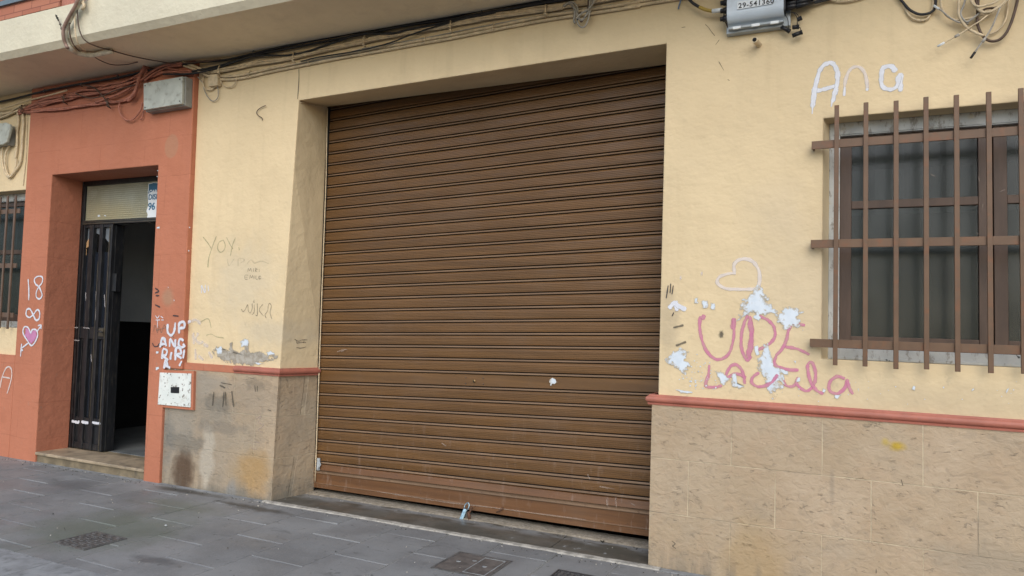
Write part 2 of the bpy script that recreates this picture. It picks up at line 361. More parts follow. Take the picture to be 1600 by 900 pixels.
def oldframe():
    t=NT('chipped_grey_frame'); c=t.mix(t.ss(t.noise((1,1,1),6,6,seed=1),.3,.7),(.33,.34,.33),(.47,.48,.46))
    c=t.mix(t.math('MULTIPLY',t.ss(t.noise((2.5,1,1),8,6,.7,seed=2),.52,.62),.75),c,(.17,.15,.12))
    c=t.mix(t.math('MULTIPLY',t.ss(t.noise((1,1,1),16,2,seed=6),.70,.73),.95),c,(.03,.03,.03))
    c=t.mix(t.math('MULTIPLY',t.ss(t.noise((1,1,1),9,5,seed=7),.60,.72),.5),c,(.40,.33,.20))
    return t.done(c,.7,t.bump(t.noise((1,1,1),22,5),.5,.004))
M['frameold']=oldframe()
M['sash']=simple('brown_wood_sash',(.072,.043,.028),.5,.2,5,bump=.2,bsc=30,stretch=(3,3,.6))
M['blind']=simple('grey_inner_blind',(.20,.22,.205),.8,.06,2)
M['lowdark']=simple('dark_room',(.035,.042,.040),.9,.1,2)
M['bluewin']=simple('pale_blue_blind',(.26,.33,.40),.6,.15,3)
def glass():
    t=NT('dusty_window_glass'); tr=t.new('ShaderNodeBsdfTransparent'); tr.inputs[0].default_value=(.72,.76,.76,1)
    t.inp(t.p.inputs['Base Color'],(.030,.037,.034)); t.p.inputs['Roughness'].default_value=.22
    mx=t.new('ShaderNodeMixShader')
    f=t.ss(t.noise((1,1,1),3.5,6,seed=1),.3,.75,.42,.62); t.l.new(f,mx.inputs[0]); t.l.new(tr.outputs[0],mx.inputs[1]); t.l.new(t.p.outputs[0],mx.inputs[2])
    t.l.new(mx.outputs[0],t.n['Material Output'].inputs[0]); return t.m
M['glass']=glass()
def brick():
    t=NT('red_brick_parapet'); pos=t.xyz()
    cmb=t.new('ShaderNodeCombineXYZ'); t.l.new(pos[0],cmb.inputs[0]); t.l.new(pos[2],cmb.inputs[1])
    br=t.new('ShaderNodeTexBrick'); t.l.new(cmb.outputs[0],br.inputs['Vector']); br.inputs['Scale'].default_value=1; br.inputs['Brick Width'].default_value=.26; br.inputs['Row Height'].default_value=.075; br.inputs['Mortar Size'].default_value=.004
    br.inputs['Color1'].default_value=(.36,.13,.075,1); br.inputs['Color2'].default_value=(.42,.17,.10,1); br.inputs['Mortar'].default_value=(.20,.07,.045,1)
    return t.done(br.outputs[0],.75,t.bump(br.outputs['Fac'],-.5,.006))
M['brick']=brick()
M['bluerail']=simple('blue_grey_rail_paint',(.13,.17,.19),.45,.15,5)
M['greywall']=simple('hall_grey_paint',(.62,.64,.62),.8,.1,2)
M['hallfloor']=simple('hall_floor_tiles',(.14,.15,.15),.4,.25,5,bump=.2)
M['halldark']=simple('hall_black_dado',(.012,.012,.012),.35,.2,4)
M['cab_beige']=simple('beige_painted_cable',(.58,.47,.31),.7,.15,20,dirt=(.30,.24,.15),dirtamt=.4)
M['cab_black']=simple('black_cable',(.017,.018,.021),.5,.2,20)
M['cab_red']=simple('red_painted_cable',(.38,.15,.10),.65,.2,18,dirt=(.14,.07,.05),dirtamt=.5)
M['cab_grey']=simple('grey_cable',(.33,.31,.27),.6,.15,20,dirt=(.15,.14,.12),dirtamt=.5)
M['cab_brownred']=simple('old_brown_cable',(.26,.17,.13),.65,.2,20)
M['tape']=simple('dirty_pale_tape',(.62,.57,.45),.8,.15,20,dirt=(.30,.26,.19),dirtamt=.4)
M['cab_brown']=simple('dark_brown_cable',(.085,.052,.035),.5,.2,20)
M['cab_yellow']=simple('yellow_cable_sleeve',(.35,.24,.05),.5,.15,20)
M['cab_blue']=simple('blue_tie',(.13,.19,.30),.5,.15,20)
M['steel']=simple('dark_steel_clip',(.10,.10,.105),.4,.15,20,metal=.6)
M['brass']=simple('worn_brass',(.30,.20,.09),.4,.2,30,metal=.7)
M['chrome']=simple('polished_lock_steel',(.30,.42,.48),.3,.3,60,metal=.8)
M['rust']=simple('rusty_lock_body',(.09,.045,.025),.7,.3,60)
M['castiron']=simple('cast_iron',(.13,.13,.125),.55,.3,14,metal=.3,bump=.4,bsc=50,dirt=(.16,.14,.12),dirtamt=.6)
M['covergrey']=simple('cover_concrete_grey',(.12,.105,.092),.75,.25,12,bump=.4,bsc=60,dirt=(.07,.065,.06),dirtamt=.5)
M['litter']=simple('dark_litter',(.03,.028,.02),.8,.3,40)
M['poster']=simple('poster_paper',(.68,.72,.74),.7,.06,8)
M['posterink']=simple('poster_blue_ink',(.04,.13,.22),.7,.1,12)
M['cement']=simple('bare_cement',(.24,.21,.16),.9,.25,20,bump=.8,bsc=40,dirt=(.45,.42,.36),dirtamt=.6)

def paint(name,col,thr=.0,soft=.35,k=.8,sc=35,opac=1.0,sc2=4,col2=None,rim=None):
    t=NT(name); uv=t.new('ShaderNodeUVMap'); uv.uv_map='uv'; sp=t.new('ShaderNodeSeparateXYZ'); t.l.new(uv.outputs[0],sp.inputs[0])
    d=t.math('ABSOLUTE',sp.outputs[0])
    n=t.math('SUBTRACT',t.noise((1,1,1),sc,6,.65,seed=1),.5); n2=t.math('SUBTRACT',t.noise((1,1,1),sc2,5,.6,seed=2),.5)
    e=t.math('SUBTRACT',1-thr,d); e=t.math('MULTIPLY_ADD',n,k,e); e=t.math('MULTIPLY_ADD',n2,k*.6,e)
    a=t.math('MULTIPLY',t.ss(e,0,soft),opac)
    c=t.mix(t.ss(t.noise((1,1,1),22,4,seed=5),.35,.65),col,col2 or tuple(x*.9 for x in col))
    if rim: c=t.mix(t.ss(e,.32,.04),c,rim)
    t.inp(t.p.inputs['Base Color'],c); t.p.inputs['Roughness'].default_value=.6; t.l.new(a,t.p.inputs['Alpha'])
    return t.m
M['p_white']=paint('white_spray_paint',(.66,.68,.73),.0,.45,1.1,34,.95,6)
M['p_faint']=paint('faint_white_paint',(.76,.69,.64),.0,.55,1.0,24,.72,6)
M['p_haze']=paint('hazy_white_paint',(.74,.70,.68),.0,.9,1.2,20,.45,8)
M['p_pink']=paint('pink_paint',(.58,.19,.32),.0,.6,1.3,30,.78,5,(.56,.25,.31))
M['p_lilac']=paint('lilac_paint',(.55,.22,.40),.0,.25,.5,26,.9,5)
M['p_black']=paint('black_marker',(.04,.03,.035),.0,.5,.8,40,.85,9)
M['p_pencil']=paint('pencil_line',(.16,.14,.11),.0,.9,1.3,30,.62,9)
M['p_green']=paint('faded_green_marker',(.30,.34,.18),.0,.8,1.5,22,.45,7)
M['p_fade']=paint('faded_grey_marker',(.40,.34,.24),.0,1.0,1.9,18,.22,7)
M['p_chip']=paint('bare_white_plaster',(.60,.66,.71),.12,.07,2.1,36,1.0,12,rim=(.40,.36,.29),col2=(.54,.61,.67))
M['p_cement']=paint('bare_cement_patch',(.27,.235,.18),.15,.12,1.9,34,1.0,6,(.40,.37,.31))
M['p_dirt']=paint('dark_scuff',(.10,.085,.06),.1,.5,1.6,20,.7,8)
M['p_scratch']=paint('pale_scratch',(.48,.38,.31),.0,.7,1.6,30,.40,9)
M['p_crack']=paint('hairline_crack',(.10,.075,.045),.0,.4,.5,40,.9,9)

# ------------------------------------------------------------------ ground
def build_ground():
    m=MB(); m.add([(-60,-60,-.13),(60,-60,-.13),(60,-2.12,-.13),(-60,-2.12,-.13)],[(0,1,2,3)]); m.build('road',M['asphalt'],kind='structure')
    m=MB(); m.add([(-60,-1.80,-.006),(60,-1.80,-.006),(60,.0,-.006),(-60,.0,-.006)],[(0,1,2,3)])
    m.build('pavement_bedding',M['mortar'],kind='structure')
    m=MB(); W=.4055; L=.56
    for i in range(-22,16):
        x0=-1.61+W*i; x1=x0+W; off=[0,.28][i%2]
        ys=[-1.785]; y=-1.68+off-.56
        while y<-.10:
            if y>-1.70: ys.append(y)
            y+=L
        ys.append(-.075)
        g=.0035
        for a,b in zip(ys[:-1],ys[1:]):
            if b-a<.05: continue
            dz=random.uniform(-.002,.0015); tx=random.uniform(-.002,.002); c=.004
            X0,X1,Y0,Y1=x0+g,x1-g,a+g,b-g
            z=lambda sx:dz+tx*sx
            v=[(X0,Y0,-.006),(X1,Y0,-.006),(X1,Y1,-.006),(X0,Y1,-.006),(X0+c,Y0+c,z(-1)),(X1-c,Y0+c,z(1)),(X1-c,Y1-c,z(1)),(X0+c,Y1-c,z(-1))]
            m.add(v,[(4,5,6,7),(0,1,5,4),(1,2,6,5),(2,3,7,6),(3,0,4,7)])
    m.build('pavement',M['paving'],kind='structure')
    m=MB(); x=-14.07
    prof=[(-1.793,-.13),(-1.793,.004),(-2.09,.0),(-2.115,-.01),(-2.125,-.035),(-2.125,-.2)]
    while x<10:
        n=len(prof); vs=[(xx,y,z) for xx in(x+.003,x+.997) for y,z in prof]
        m.add(vs,[(k,k+1,n+k+1,n+k) for k in range(n-1)]+[tuple(range(n)),tuple(range(n,2*n))[::-1]]); x+=1.0
    m.build('kerb',M['kerb'],kind='structure')
build_ground()

# ------------------------------------------------------------------ building
BLD=empty('apartment_building')
tag(BLD,'pale yellow plastered apartment building with terracotta doorway, brown roller shutter and overhanging balcony','building')
def sub(name,parent=BLD): 
    o=D.objects.new(name,None); COL.objects.link(o); o.parent=parent; return o

def slab(xs,zs,y0,y1,hole):
    m=MB(); nx,nz=len(xs)-1,len(zs)-1
    H=lambda i,j: i<0 or j<0 or i>=nx or j>=nz or hole((xs[i]+xs[i+1])/2,(zs[j]+zs[j+1])/2)
    for i in range(nx):
        for j in range(nz):
            if H(i,j): continue
            a,b,c,d=xs[i],xs[i+1],zs[j],zs[j+1]
            m.add([(a,y0,c),(b,y0,c),(b,y0,d),(a,y0,d)],[(0,1,2,3)]); m.add([(a,y1,c),(b,y1,c),(b,y1,d),(a,y1,d)],[(3,2,1,0)])
            for (ii,jj,p,q) in ((i-1,j,(a,c),(a,d)),(i+1,j,(b,d),(b,c)),(i,j-1,(b,c),(a,c)),(i,j+1,(a,d),(b,d))):
                if H(ii,jj): m.add([(p[0],y0,p[1]),(q[0],y0,q[1]),(q[0],y1,q[1]),(p[0],y1,p[1])],[(0,1,2,3)])
    return m
GL,GR=-4.095,-1.0; SOF=3.785
WX0,WX1,WZ0,WZ1=-.052,1.66,1.335,2.765
def inwall(x,z):
    if GL<x<GR and z<3.33: return True
    if WX0<x<WX1 and WZ0<z<WZ1: return True
    if -9.35<x<-7.585 and 1.29<z<2.73: return True
    if -7.52<x<-5.17 and 1.0<z<SOF: return True
    if -7.52<x<-5.385 and z<1.0: return True
    return False
m=slab([-14,-9.35,-7.585,-7.52,-5.385,-5.17,GL,GR,WX0,WX1,10],[-.1,1.0,1.03,1.29,1.335,2.73,2.765,3.33,SOF,7.5],0,.40,inwall)
def lerp(a,b,t): return a+(b-a)*t
def fixwall(p):
    x,y,z=p
    if abs(x-GL)<1e-4 and z<3.4:
        t=(z-1.06)/2.27
        x = lerp(-4.111,-4.077,t) if y<.2 else lerp(-4.048,-4.105,t)
        if z<1.01: x=-4.135 if y<.2 else -4.085
    if abs(z-3.33)<1e-4:
        if abs(x-GR)<1e-3: z=3.358 if y<.2 else 3.376
        elif x<-4: z=3.302 if y<.2 else 3.377
    if y>.2 and abs(p[0]-WX0)<1e-3 and WZ0-.01<z<WZ1+.01: x+=.113   # splayed window reveal
    return warp((x,y,z))
m.v=[fixwall(p) for p in m.v]
wall=m.build('wall',M['wall'],BLD,bevel=.007,weld=True)
# rest of the body (rooms behind stay dark)
m=MB(); m.box(-14,6,-.1,10,6.3,7.5); m.box(-14,.4,-.1,-13.7,6,7.5); m.box(9.7,.4,-.1,10,6,7.5); m.box(-14,0.0,7.502,10,6.3,7.7)
m.box(-13.7,.42,-.1,9.7,6,-.06); m.box(-13.7,.402,3.95,9.7,1.49,4.1); m.box(-13.7,1.49,3.95,-8.001,6,4.1); m.box(-5.249,1.49,3.95,9.7,6,4.1); m.box(-8.0,1.4,3.251,-5.25,1.49,3.949); m.box(-4.6,.402,-.06,-4.45,6,3.95); m.box(-.6,.402,-.06,-.45,6,3.95)
m.build('inner_walls',M['dark'],BLD)

# terracotta door surround
DX0,DX1,DZ=-7.108,-5.582,2.845
def insur(x,z):
    return (DX0<x<DX1 and z<DZ) or (x>-5.385 and z<1.0)
m=slab([-7.522,DX0,DX1,-5.385,-5.168],[-.1,1.0,DZ,SOF],-.05,.28,insur).warped()
m.build('door_surround',M['red'],BLD,bevel=.008,weld=True)
m=MB(); m.box(-14,-.05,-.1,-7.523,-.001,1.014); m.warped().build('plinth',M['red'],BLD,bevel=.004,label='terracotta painted plinth below the left window')

# stone cladding
m=MB()
m.box(-5.384,-.022,-.06,-4.098,-.001,1.0); 
m.box(-4.13,-.0215,-.06,-4.097,.0,1.0)
m.v=[warp(p) for p in m.v]
m.build('stone_cladding',M['stone'],BLD,label='stained stone cladding on the pillar between doorway and shutter')
m=MB(); m.add([(-4.094,-.0225,-.06),(-4.022,.40,-.06),(-4.050,.40,1.0),(-4.108,-.0225,1.0),(-4.12,-.0215,-.06),(-4.12,.40,-.06),(-4.13,.40,1.0),(-4.13,-.0215,1.0)],
    [(0,1,2,3),(4,7,6,5),(0,4,5,1),(3,2,6,7),(0,3,7,4),(1,5,6,2)])
m.build('stone_cladding',M['stone'],BLD)
m=MB(); m.box(-1.033,-.022,-.06,10,-.001,1.0); m.box(-1.033,-.0005,-.06,-1.002,.40,1.0)
m.build('stone_cladding',M['stone'],BLD)

# moulding above the cladding
def mprof(z0=1.0,z1=1.064):
    pts=[(-.0,z0),(-.028,z0),(-.030,z0+.010),(-.024,z0+.014)]
    for k in range(9):
        a=math.radians(-80+160*k/8); pts.append((-.022-.019*math.cos(a),z0+.035+.021*math.sin(a)))
    return pts+[(-.024,z1-.006),(-.02,z1),(0,z1)]
def pathmould(path,name):
    m=MB(); pr=mprof(); n=len(pr); vs=[]
    P_=[Vector((a,b)) for a,b in path]
    for i,p in enumerate(P_):
        ns=[]
        for a,b in ((i-1,i),(i,i+1)):
            if a>=0 and b<len(P_): d=(P_[b]-P_[a]).normalized(); ns.append(Vector((d.y,-d.x)))
        nn=sum(ns,Vector((0,0))); nn/= (nn.length**2/len(ns)) if len(ns)>1 else 1
        if len(ns)>1: nn=(ns[0]+ns[1])/(1+ns[0].dot(ns[1]))
        for y,z in pr:
            w_=noise.noise(Vector((p.x*6,z*10,p.y*5)))*.0015
            q=p-nn*(y+w_)*1.0; vs.append((q.x,q.y,z))
    m.add(vs,[(i*n+k,i*n+k+1,(i+1)*n+k+1,(i+1)*n+k) for i in range(len(P_)-1) for k in range(n-1)]+[tuple(range(n)),tuple(range((len(P_)-1)*n,len(P_)*n))],smooth=False)
    return m.build(name,M['mould'],BLD)
M['mould']=simple('terracotta_moulding_paint',(.36,.125,.085),.5,.12,9,bump=.3,bsc=30,dirt=(.30,.13,.10),dirtamt=.4)
N_=12
pathmould([(-1.03,.40),(-1.03,0)]+[(-1.03+11*k/60,0) for k in range(1,61)],'moulding')
pathmould([(lerp(-4.58,-4.108,k/N_),0) for k in range(N_+1)]+[(-4.052,.40)],'moulding')
m=MB(); m.box(-5.166,-.026,1.0,-4.582,-.0005,1.06); m.warped().build('painted_band',M['red'],BLD,bevel=.003)

# balcony
bal=sub('balcony')
m=MB(); m.box(-13,-.655,SOF,9,-.0,SOF+.10)
m.build('soffit',M['soffit'],bal)
m=MB(); prof=[(-.66,SOF-.002),(-.695,SOF+.055),(-.70,SOF+.36),(-.40,SOF+.365),(-.40,SOF+.11),(-.655,SOF+.101),(-.66,SOF-.002)]
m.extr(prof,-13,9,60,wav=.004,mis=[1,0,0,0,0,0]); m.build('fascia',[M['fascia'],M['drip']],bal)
m=MB(); m.box(-13,-.685,SOF+.366,-7.0,-.56,SOF+.60); m.box(-13,-.692,SOF+.372,-6.23,-.58,SOF+1.1)
m.build('parapet',M['brick'],bal)
m=MB(); m.box(-6.22,-.68,SOF+.366,-5.6,-.55,SOF+1.1); m.build('parapet_post',M['cab_red'],bal)
m=MB(); m.box(-13,-.715,SOF+.50,-6.24,-.693,SOF+.545); m.build('rail',M['bluerail'],bal)

# ------------------------------------------------------------------ roller shutter
M['groove_shade']=simple('shutter_groove_shade',(.022,.013,.008),.8,.2,20)  # near-black colour painted in for the shade inside the slat grooves
sh=sub('roller_shutter')
SY=.412
ribs=[3.255-.1*i for i in range(23)]+[.936,.836,.736,.640,.540,.441,.343,.256]
ribs=[3.355]+ribs
DZ_=[(.047,.018),(.186,.046),(.256,.058),(.343,.075),(.441,.086),(.54,.088),(.64,.093),(.74,.10),(1.055,.093),(3.155,.134),(3.6,.14)]
def tilt(p):      # the worn curtain hangs a little higher on the right
    x,y,z=p; t=(x+4.07)/3.0; d=DZ_[0][1]
    for (a,da),(b,db) in zip(DZ_[:-1],DZ_[1:]):
        if z>=a: d=da+(db-da)*min(1,(z-a)/(b-a))
    return (x,y,z+t*d)
m=MB(); prof=[]; mis=[]
def add(y,z,mi): prof.append((SY+y,z)); mis.append(mi)
add(.0,3.45,0)
for i,zr in enumerate(ribs):
    top=ribs[i-1]-.0140 if i else 3.45
    bot=zr+.0140
    flat = abs(zr-.936)<1e-3
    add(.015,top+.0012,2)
    if flat:
        add(.002,top,0); add(-.004,top-.004,0); add(-.004,bot+.003,0); add(.002,bot,0)
    else:
        add(.004,top,0); add(-.0035,top-.010,0)
        h=top-.010-bot
        for k in range(1,5):
            z=top-.010-h*k/5
            add(-.0045,z+.0022,0); add(-.0022,z+.0008,0); add(-.0022,z-.0008,0); add(-.0045,z-.0022,0)
        add(-.0035,bot+.002,0); add(.003,bot,0)
    # dark grooves either side of the rib
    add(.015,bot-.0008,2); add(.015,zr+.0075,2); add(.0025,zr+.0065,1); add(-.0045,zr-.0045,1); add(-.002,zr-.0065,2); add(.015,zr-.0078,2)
mis=mis[:]  
m.extr(prof,-4.14,-.99,46,wav=.0025,mis=mis)
m.v=[tilt(p) for p in m.v]
m.build('slat_curtain',[M['shutter'][0],M['shutter'][1],M['groove_shade']],sh)
# bottom rail
m=MB(); pr=[(SY+.014,.246),(SY-.002,.240),(SY-.014,.196),(SY+.004,.192),(SY-.002,.188),(SY-.022,.183),(SY-.024,.172),(SY-.012,.168),(SY-.012,.092),(SY-.015,.088),(SY-.015,.084),(SY-.012,.080),(SY-.012,.047),(SY+.03,.047),(SY+.03,.246)]
m.extr(pr,-4.14,-.99,40,wav=.003,mis=[0,0,0,1,1,1,0,0,0,1,0,0,0,0]); m.v=[tilt(p) for p in m.v]; m.build('bottom_rail',[M['shutter'][2],M['shutter'][1]],sh)
p=at(741,595.5,SY-.006)
m=MB(); m.tube([p+Vector((0,.004,0)),p+Vector((0,-.005,0))],[.013,.012],16)
lk=m.build('lock',M['brass'],sh)
m=MB(); m.tube([p+Vector((0,-.0045,0)),p+Vector((0,-.0065,0))],.006,10); m.build('keyhole',M['black'],sh)
for u,v in((728,590),(755,591),(728,599),(755,600)):
    m=MB(); q=at(u,v,SY-.006); m.tube([q,q+Vector((0,-.003,0))],.004,8); m.build('rivet',M['steel'],sh)
for x0,x1,xt in ((-4.045,-4.02,-4.10),):
    m=MB(); m.add([(x0,.404,.03),(x1,.404,.03),(x1+.0-.06,.404,3.37),(x0-.06,.404,3.37),(x0,.411,.03),(x1,.411,.03),(x1-.06,.411,3.37),(x0-.06,.411,3.37)],[(0,1,2,3),(7,6,5,4),(0,4,5,1),(1,5,6,2),(2,6,7,3),(3,7,4,0)])
    m.build('guide_rail',M['dark'],sh)
# small torn latch at the lower left end of the shutter
p=at(497,725,SY-.02); m=MB(); m.box(p.x-.008,p.y-.006,p.z-.05,p.x+.018,p.y+.004,p.z+.05); m.tube([p+Vector((.012,-.01,.03)),p+Vector((.035,-.012,.0)),p+Vector((.01,-.01,-.04))],.006,6)
m.build('latch',M['fibermount'],sh)

# threshold under the shutter
m=MB()
m.box(-4.10,-.015,-.05,-1.70,.37,.004); m.box(-1.694,-.015,-.05,-1.03,.37,.003)
m.build('threshold',M['threshold'],BLD,bevel=.003)
m=MB()
xs=[-4.10+3.07*k/40 for k in range(41)]
vs=[];
for x in xs:
    n1=noise.noise(Vector((x*5,0,0)))*.02; n2=noise.noise(Vector((x*3,4,0)))*.008
    vs+=[(x,.315+n1,.003),(x,.335+n1,.010+n2*.5),(x,.37,.014+n2*.5),(x,.50,.014)]
m.add(vs,[(i*4+k,i*4+k+1,i*4+5+k,i*4+4+k) for i in range(40) for k in range(3)]); m.build('sill_mortar',M['cement'],BLD)
m=MB(); vs=[]; n=90
for k in range(n+1):
    x=lerp(-4.15,-.95,k/n); wv=noise.noise(Vector((x*7,1,2)))*.016; w2=noise.noise(Vector((x*9,5,2)))*.014
    vs+=[(x,-.078+w2,-.004),(x,-.066+w2,.004+wv*.15),(x,-.03+wv,.006),(x,-.012+wv,.003)]
m.add(vs,[(i*4+q,i*4+q+1,i*4+5+q,i*4+4+q) for i in range(n) for q in range(3)]); m.build('mortar_joint',M['mortar_line'],BLD)
m=MB(); m.box(-14,-.076,-.05,-7.09,-.049,-.0005); m.box(-7.09,-.076,-.05,-4.15,-.0225,-.0015); m.box(-.95,-.076,-.05,10,-.0225,.0005); m.build('base_joint',M['kerb'],BLD)

# ------------------------------------------------------------------ doorway
hall=sub('hallway')
m=MB()
m.box(-8.0,.40,3.2,-5.25,1.5,3.25); m.build('hall_ceiling',M['greywall'],hall)  # ceiling stops short, unseen opening added behind it to brighten the hall
m=MB(); m.box(-8.0,.40,1.40,-7.87,1.5,3.2); m.box(-8.0,1.5,1.40,-7.87,5,4.3); m.box(-5.35,.40,.0,-5.25,1.5,3.2); m.box(-5.35,1.5,.0,-5.25,5,4.3); m.box(-7.87,4.9,1.4,-5.35,5,4.3); m.build('hall_wall',M['greywall'],hall)
m=MB(); m.box(-8.0,.40,.1,-7.868,4.9,1.399); m.box(-7.868,4.88,.1,-5.35,5,1.399); m.build('hall_dado',M['halldark'],hall)
m=MB(); m.box(-8.0,.365,.0,-5.25,5,.098); m.build('hall_floor',M['hallfloor'],hall)
m=MB(); m.box(-7.108,.282,-.05,-5.582,.364,.094); m.warped(); m.build('doorstep_base',M['stepside'],BLD)
m=MB(); m.box(DX0-.002,-.052,.068,DX1-.001,.2815,.095); 
m.v=[(p[0],p[1],p[2]) for p in m.v]; m.warped(); m.build('doorstep',M['step'],BLD,bevel=.006,label='worn marble doorstep of the terracotta doorway')
m=MB(); m.box(DX0+.002,-.03,-.05,DX1-.002,.2,.067); m.warped(); m.build('step_riser',M['stepside'],BLD)

door=sub('entrance_door')
FY=.282
m=MB()
m.box(-7.108,FY,.095,-7.072,FY+.05,DZ+.03); m.box(-5.62,FY,.095,-5.582,FY+.05,DZ+.03); m.box(-7.072,FY,2.80,-5.62,FY+.05,DZ+.03)
m.box(-7.072,FY-.004,2.385,-5.62,FY+.05,2.432)
m.warped(); m.build('door_frame',M['iron'],door,bevel=.003)
m=MB(); m.box(-7.07,FY-.010,2.392,-5.62,FY-.0045,2.402); m.box(-7.07,FY-.010,2.414,-5.62,FY-.0045,2.420); m.warped(); m.build('transom_bar_trim',M['ironedge'],door)
m=MB(); m.box(-7.071,FY+.02,2.433,-5.621,FY+.03,2.799); m.warped(); m.build('transom_glass',M['transom'],door,label='ribbed yellowish glass panel above the open iron door')
# left leaf (shut)
leaf=MB(); LX=lambda u: at(u,345,.28).x
def wx(x,z): return x+.036*(z-1.0)      # undo the warp at height z
ZB,ZT=.104,2.384
X=lambda u,v=345: wx(at(u,v,.28).x, at(u,v,.28).z)
xa,xb=-7.070,X(178)-.01
xs_=[(-7.070,-7.034),(X(128),X(131.5)+.006),(X(141),X(147.5)),(X(158)-.01,X(162)),(xb-.045,xb)]
for a,b in xs_: leaf.box(a,FY-.006,ZB,b,FY+.045,ZT)
leaf.box(-7.034,FY+.002,ZT-.03,xb-.045,FY+.04,ZT); leaf.box(-7.034,FY+.002,ZB,xb-.045,FY+.04,ZB+.06)
leaf.box(-7.034,FY+.004,1.21,xb-.045,FY+.04,1.33); leaf.box(-7.034,FY+.003,.345,xb-.045,FY+.04,.415)
leaf.box(-7.034,FY+.016,ZB+.06,xb-.045,FY+.03,.345)
leaf.warped().build('door_leaf',M['iron'],door,bevel=.002,label='shut black iron leaf with vertical bars')
m=MB(); m.box(-7.033,FY+.028,.416,xb-.046,FY+.034,2.10); m.warped(); m.build('door_panel',M['darkglass'],door)
m=MB()
for a,b in zip(xs_[:-1],xs_[1:]):
    c=(a[1]+b[0])/2; m.box(c-.006,FY+.012,.42,c+.006,FY+.026,1.208)
m.warped().build('thin_bars',M['iron'],door)
# broken pale panes at the top, orange pieces with them
m=MB(); zz=[(2.22,2.12),(2.16,2.20),(2.30,2.27),(2.24,2.17)]
for (a,b),(z0,z1) in zip([(xs_[i][1]+.004,xs_[i+1][0]-.004) for i in range(4)],zz):
    m.add([(a,FY+.026,z0),(b,FY+.026,z1),(b,FY+.026,2.353),(a,FY+.026,2.353),(a,FY+.031,z0),(b,FY+.031,z1),(b,FY+.031,2.353),(a,FY+.031,2.353)],[(0,1,2,3),(7,6,5,4),(0,4,5,1),(1,5,6,2),(2,6,7,3),(3,7,4,0)])
m.warped().build('broken_pane',M['paleglass'],door,label='broken pale pane left at the top of the shut leaf')
m=MB()
for i,(z0,z1) in ((0,(2.07,2.15)),(1,(2.13,2.21))):
    a,b=xs_[i][1]+.004,xs_[i+1][0]-.004
    m.add([(a,FY+.020,z0),(b,FY+.020,z0+.06),(b,FY+.020,z1+.07),(a,FY+.020,z1-.02),(a,FY+.025,z0),(b,FY+.025,z0+.06),(b,FY+.025,z1+.07),(a,FY+.025,z1-.02)],[(0,1,2,3),(7,6,5,4),(0,4,5,1),(1,5,6,2),(2,6,7,3),(3,7,4,0)])
m.warped().build('orange_piece',M['orange'],door)
m=MB(); m.box(xb+.0005,FY+.03,.104,xb+.012,FY+.12,2.382); m.warped().build('leaf_edge',M['iron'],door)
m=MB(); m.box(xb-.040,FY-.0095,.104,xb-.028,FY-.0065,2.36); m.box(xs_[3][0]+.002,FY-.0095,.42,xs_[3][0]+.010,FY-.0065,2.0); m.warped().build('worn_edge',M['ironedge'],door)
p=at(182,450,.30); m=MB(); m.box(xb+.0,FY+.02,1.70,xb+.06,FY+.07,1.88); m.warped().build('lock_case',M['iron'],door)
m=MB(); m.box(xb-.12,FY-.012,1.24,xb-.05,FY+.003,1.32); m.warped().build('lock_plate',M['ironedge'],door)
m=MB(); q=Vector(warp((xb-.08,FY-.012,1.29))); m.tube([q,q+Vector((0,-.03,0)),q+Vector((.02,-.035,0)),q+Vector((.07,-.035,-.01))],.008,8); m.build('handle',M['iron'],door)
# right leaf, opened inwards against the hall
m=MB(); m.box(-5.66,FY+.055,.104,-5.63,FY+.80,2.38)
m.warped().build('door_leaf',M['iron'],door,label='open black iron leaf folded back into the hallway')

# ------------------------------------------------------------------ windows + grilles
def window(x0,x1,z0,z1,yf,sashes,matg,blind,warpit=False,rail=2.263,fl=.062):
    wd=sub('window')
    W_=(lambda m:m.warped()) if warpit else (lambda m:m)
    fw=.062
    m=MB(); m.box(x0,yf,z0,x0+fl,.399,z1); m.box(x1-fw,yf,z0,x1,.399,z1); m.box(x0+fl,yf,z1-.082,x1-fw,.399,z1); m.box(x0+fl,yf,z0,x1-fw,.399,z0+.066)
    m.box(x0+.02,yf-.006,z1-.075,x1-.02,yf-.001,z1-.07); m.box(x0+.02,yf-.012,z0+.001,x1-.02,yf-.001,z0+.018)
    W_(m).build('frame',M['frameold'],wd,bevel=.003)
    fx0,fx1,fz0,fz1=x0+fl,x1-fw,z0+.066,z1-.082; mid=(fx0+fx1)/2
    for (a,b) in ((fx0,mid-.004),(mid+.004,fx1)):
        m=MB(); y=yf+.028; s=.064
        m.box(a,y,fz0,a+s,y+.04,fz1); m.box(b-s,y,fz0,b,y+.04,fz1); m.box(a+s,y+.002,fz1-.05,b-s,y+.038,fz1); m.box(a+s,y+.002,fz0,b-s,y+.038,fz0+.075); m.box(a+s,y+.003,rail-.024,b-s,y+.036,rail+.024)
        sa=W_(m).build('sash',M['sash'],wd,bevel=.003)
        for (c,d) in ((fz0+.076,rail-.025),(rail+.025,fz1-.051)):
            m=MB(); m.box(a+s+.001,y+.016,c,b-s-.001,y+.022,d); W_(m).build('pane',matg,sa)
    # inner blind with dark bars, upper half only
    m=MB(); m.box(fx0+.01,.405,rail-.02,fx1-.01,.412,z1-.05); W_(m).build('inner_blind',blind,wd)
    m=MB()
    k=fx0+.17
    while k<fx1-.03:
        m.box(k,.39,rail-.02,k+.032,.4035,z1-.09); k+=.192
    m.box(fx0+.003,.383,z1-.24,fx1-.003,.389,z1-.20)
    W_(m).build('inner_bars',M['dark'],wd)
    m=MB(); m.box(fx0+.01,.415,z0,fx1-.01,.42,rail-.03); W_(m).build('dark_room_sheet',M['lowdark'],wd)  # near-black sheet stands in for the unlit room behind the lower panes
    return wd
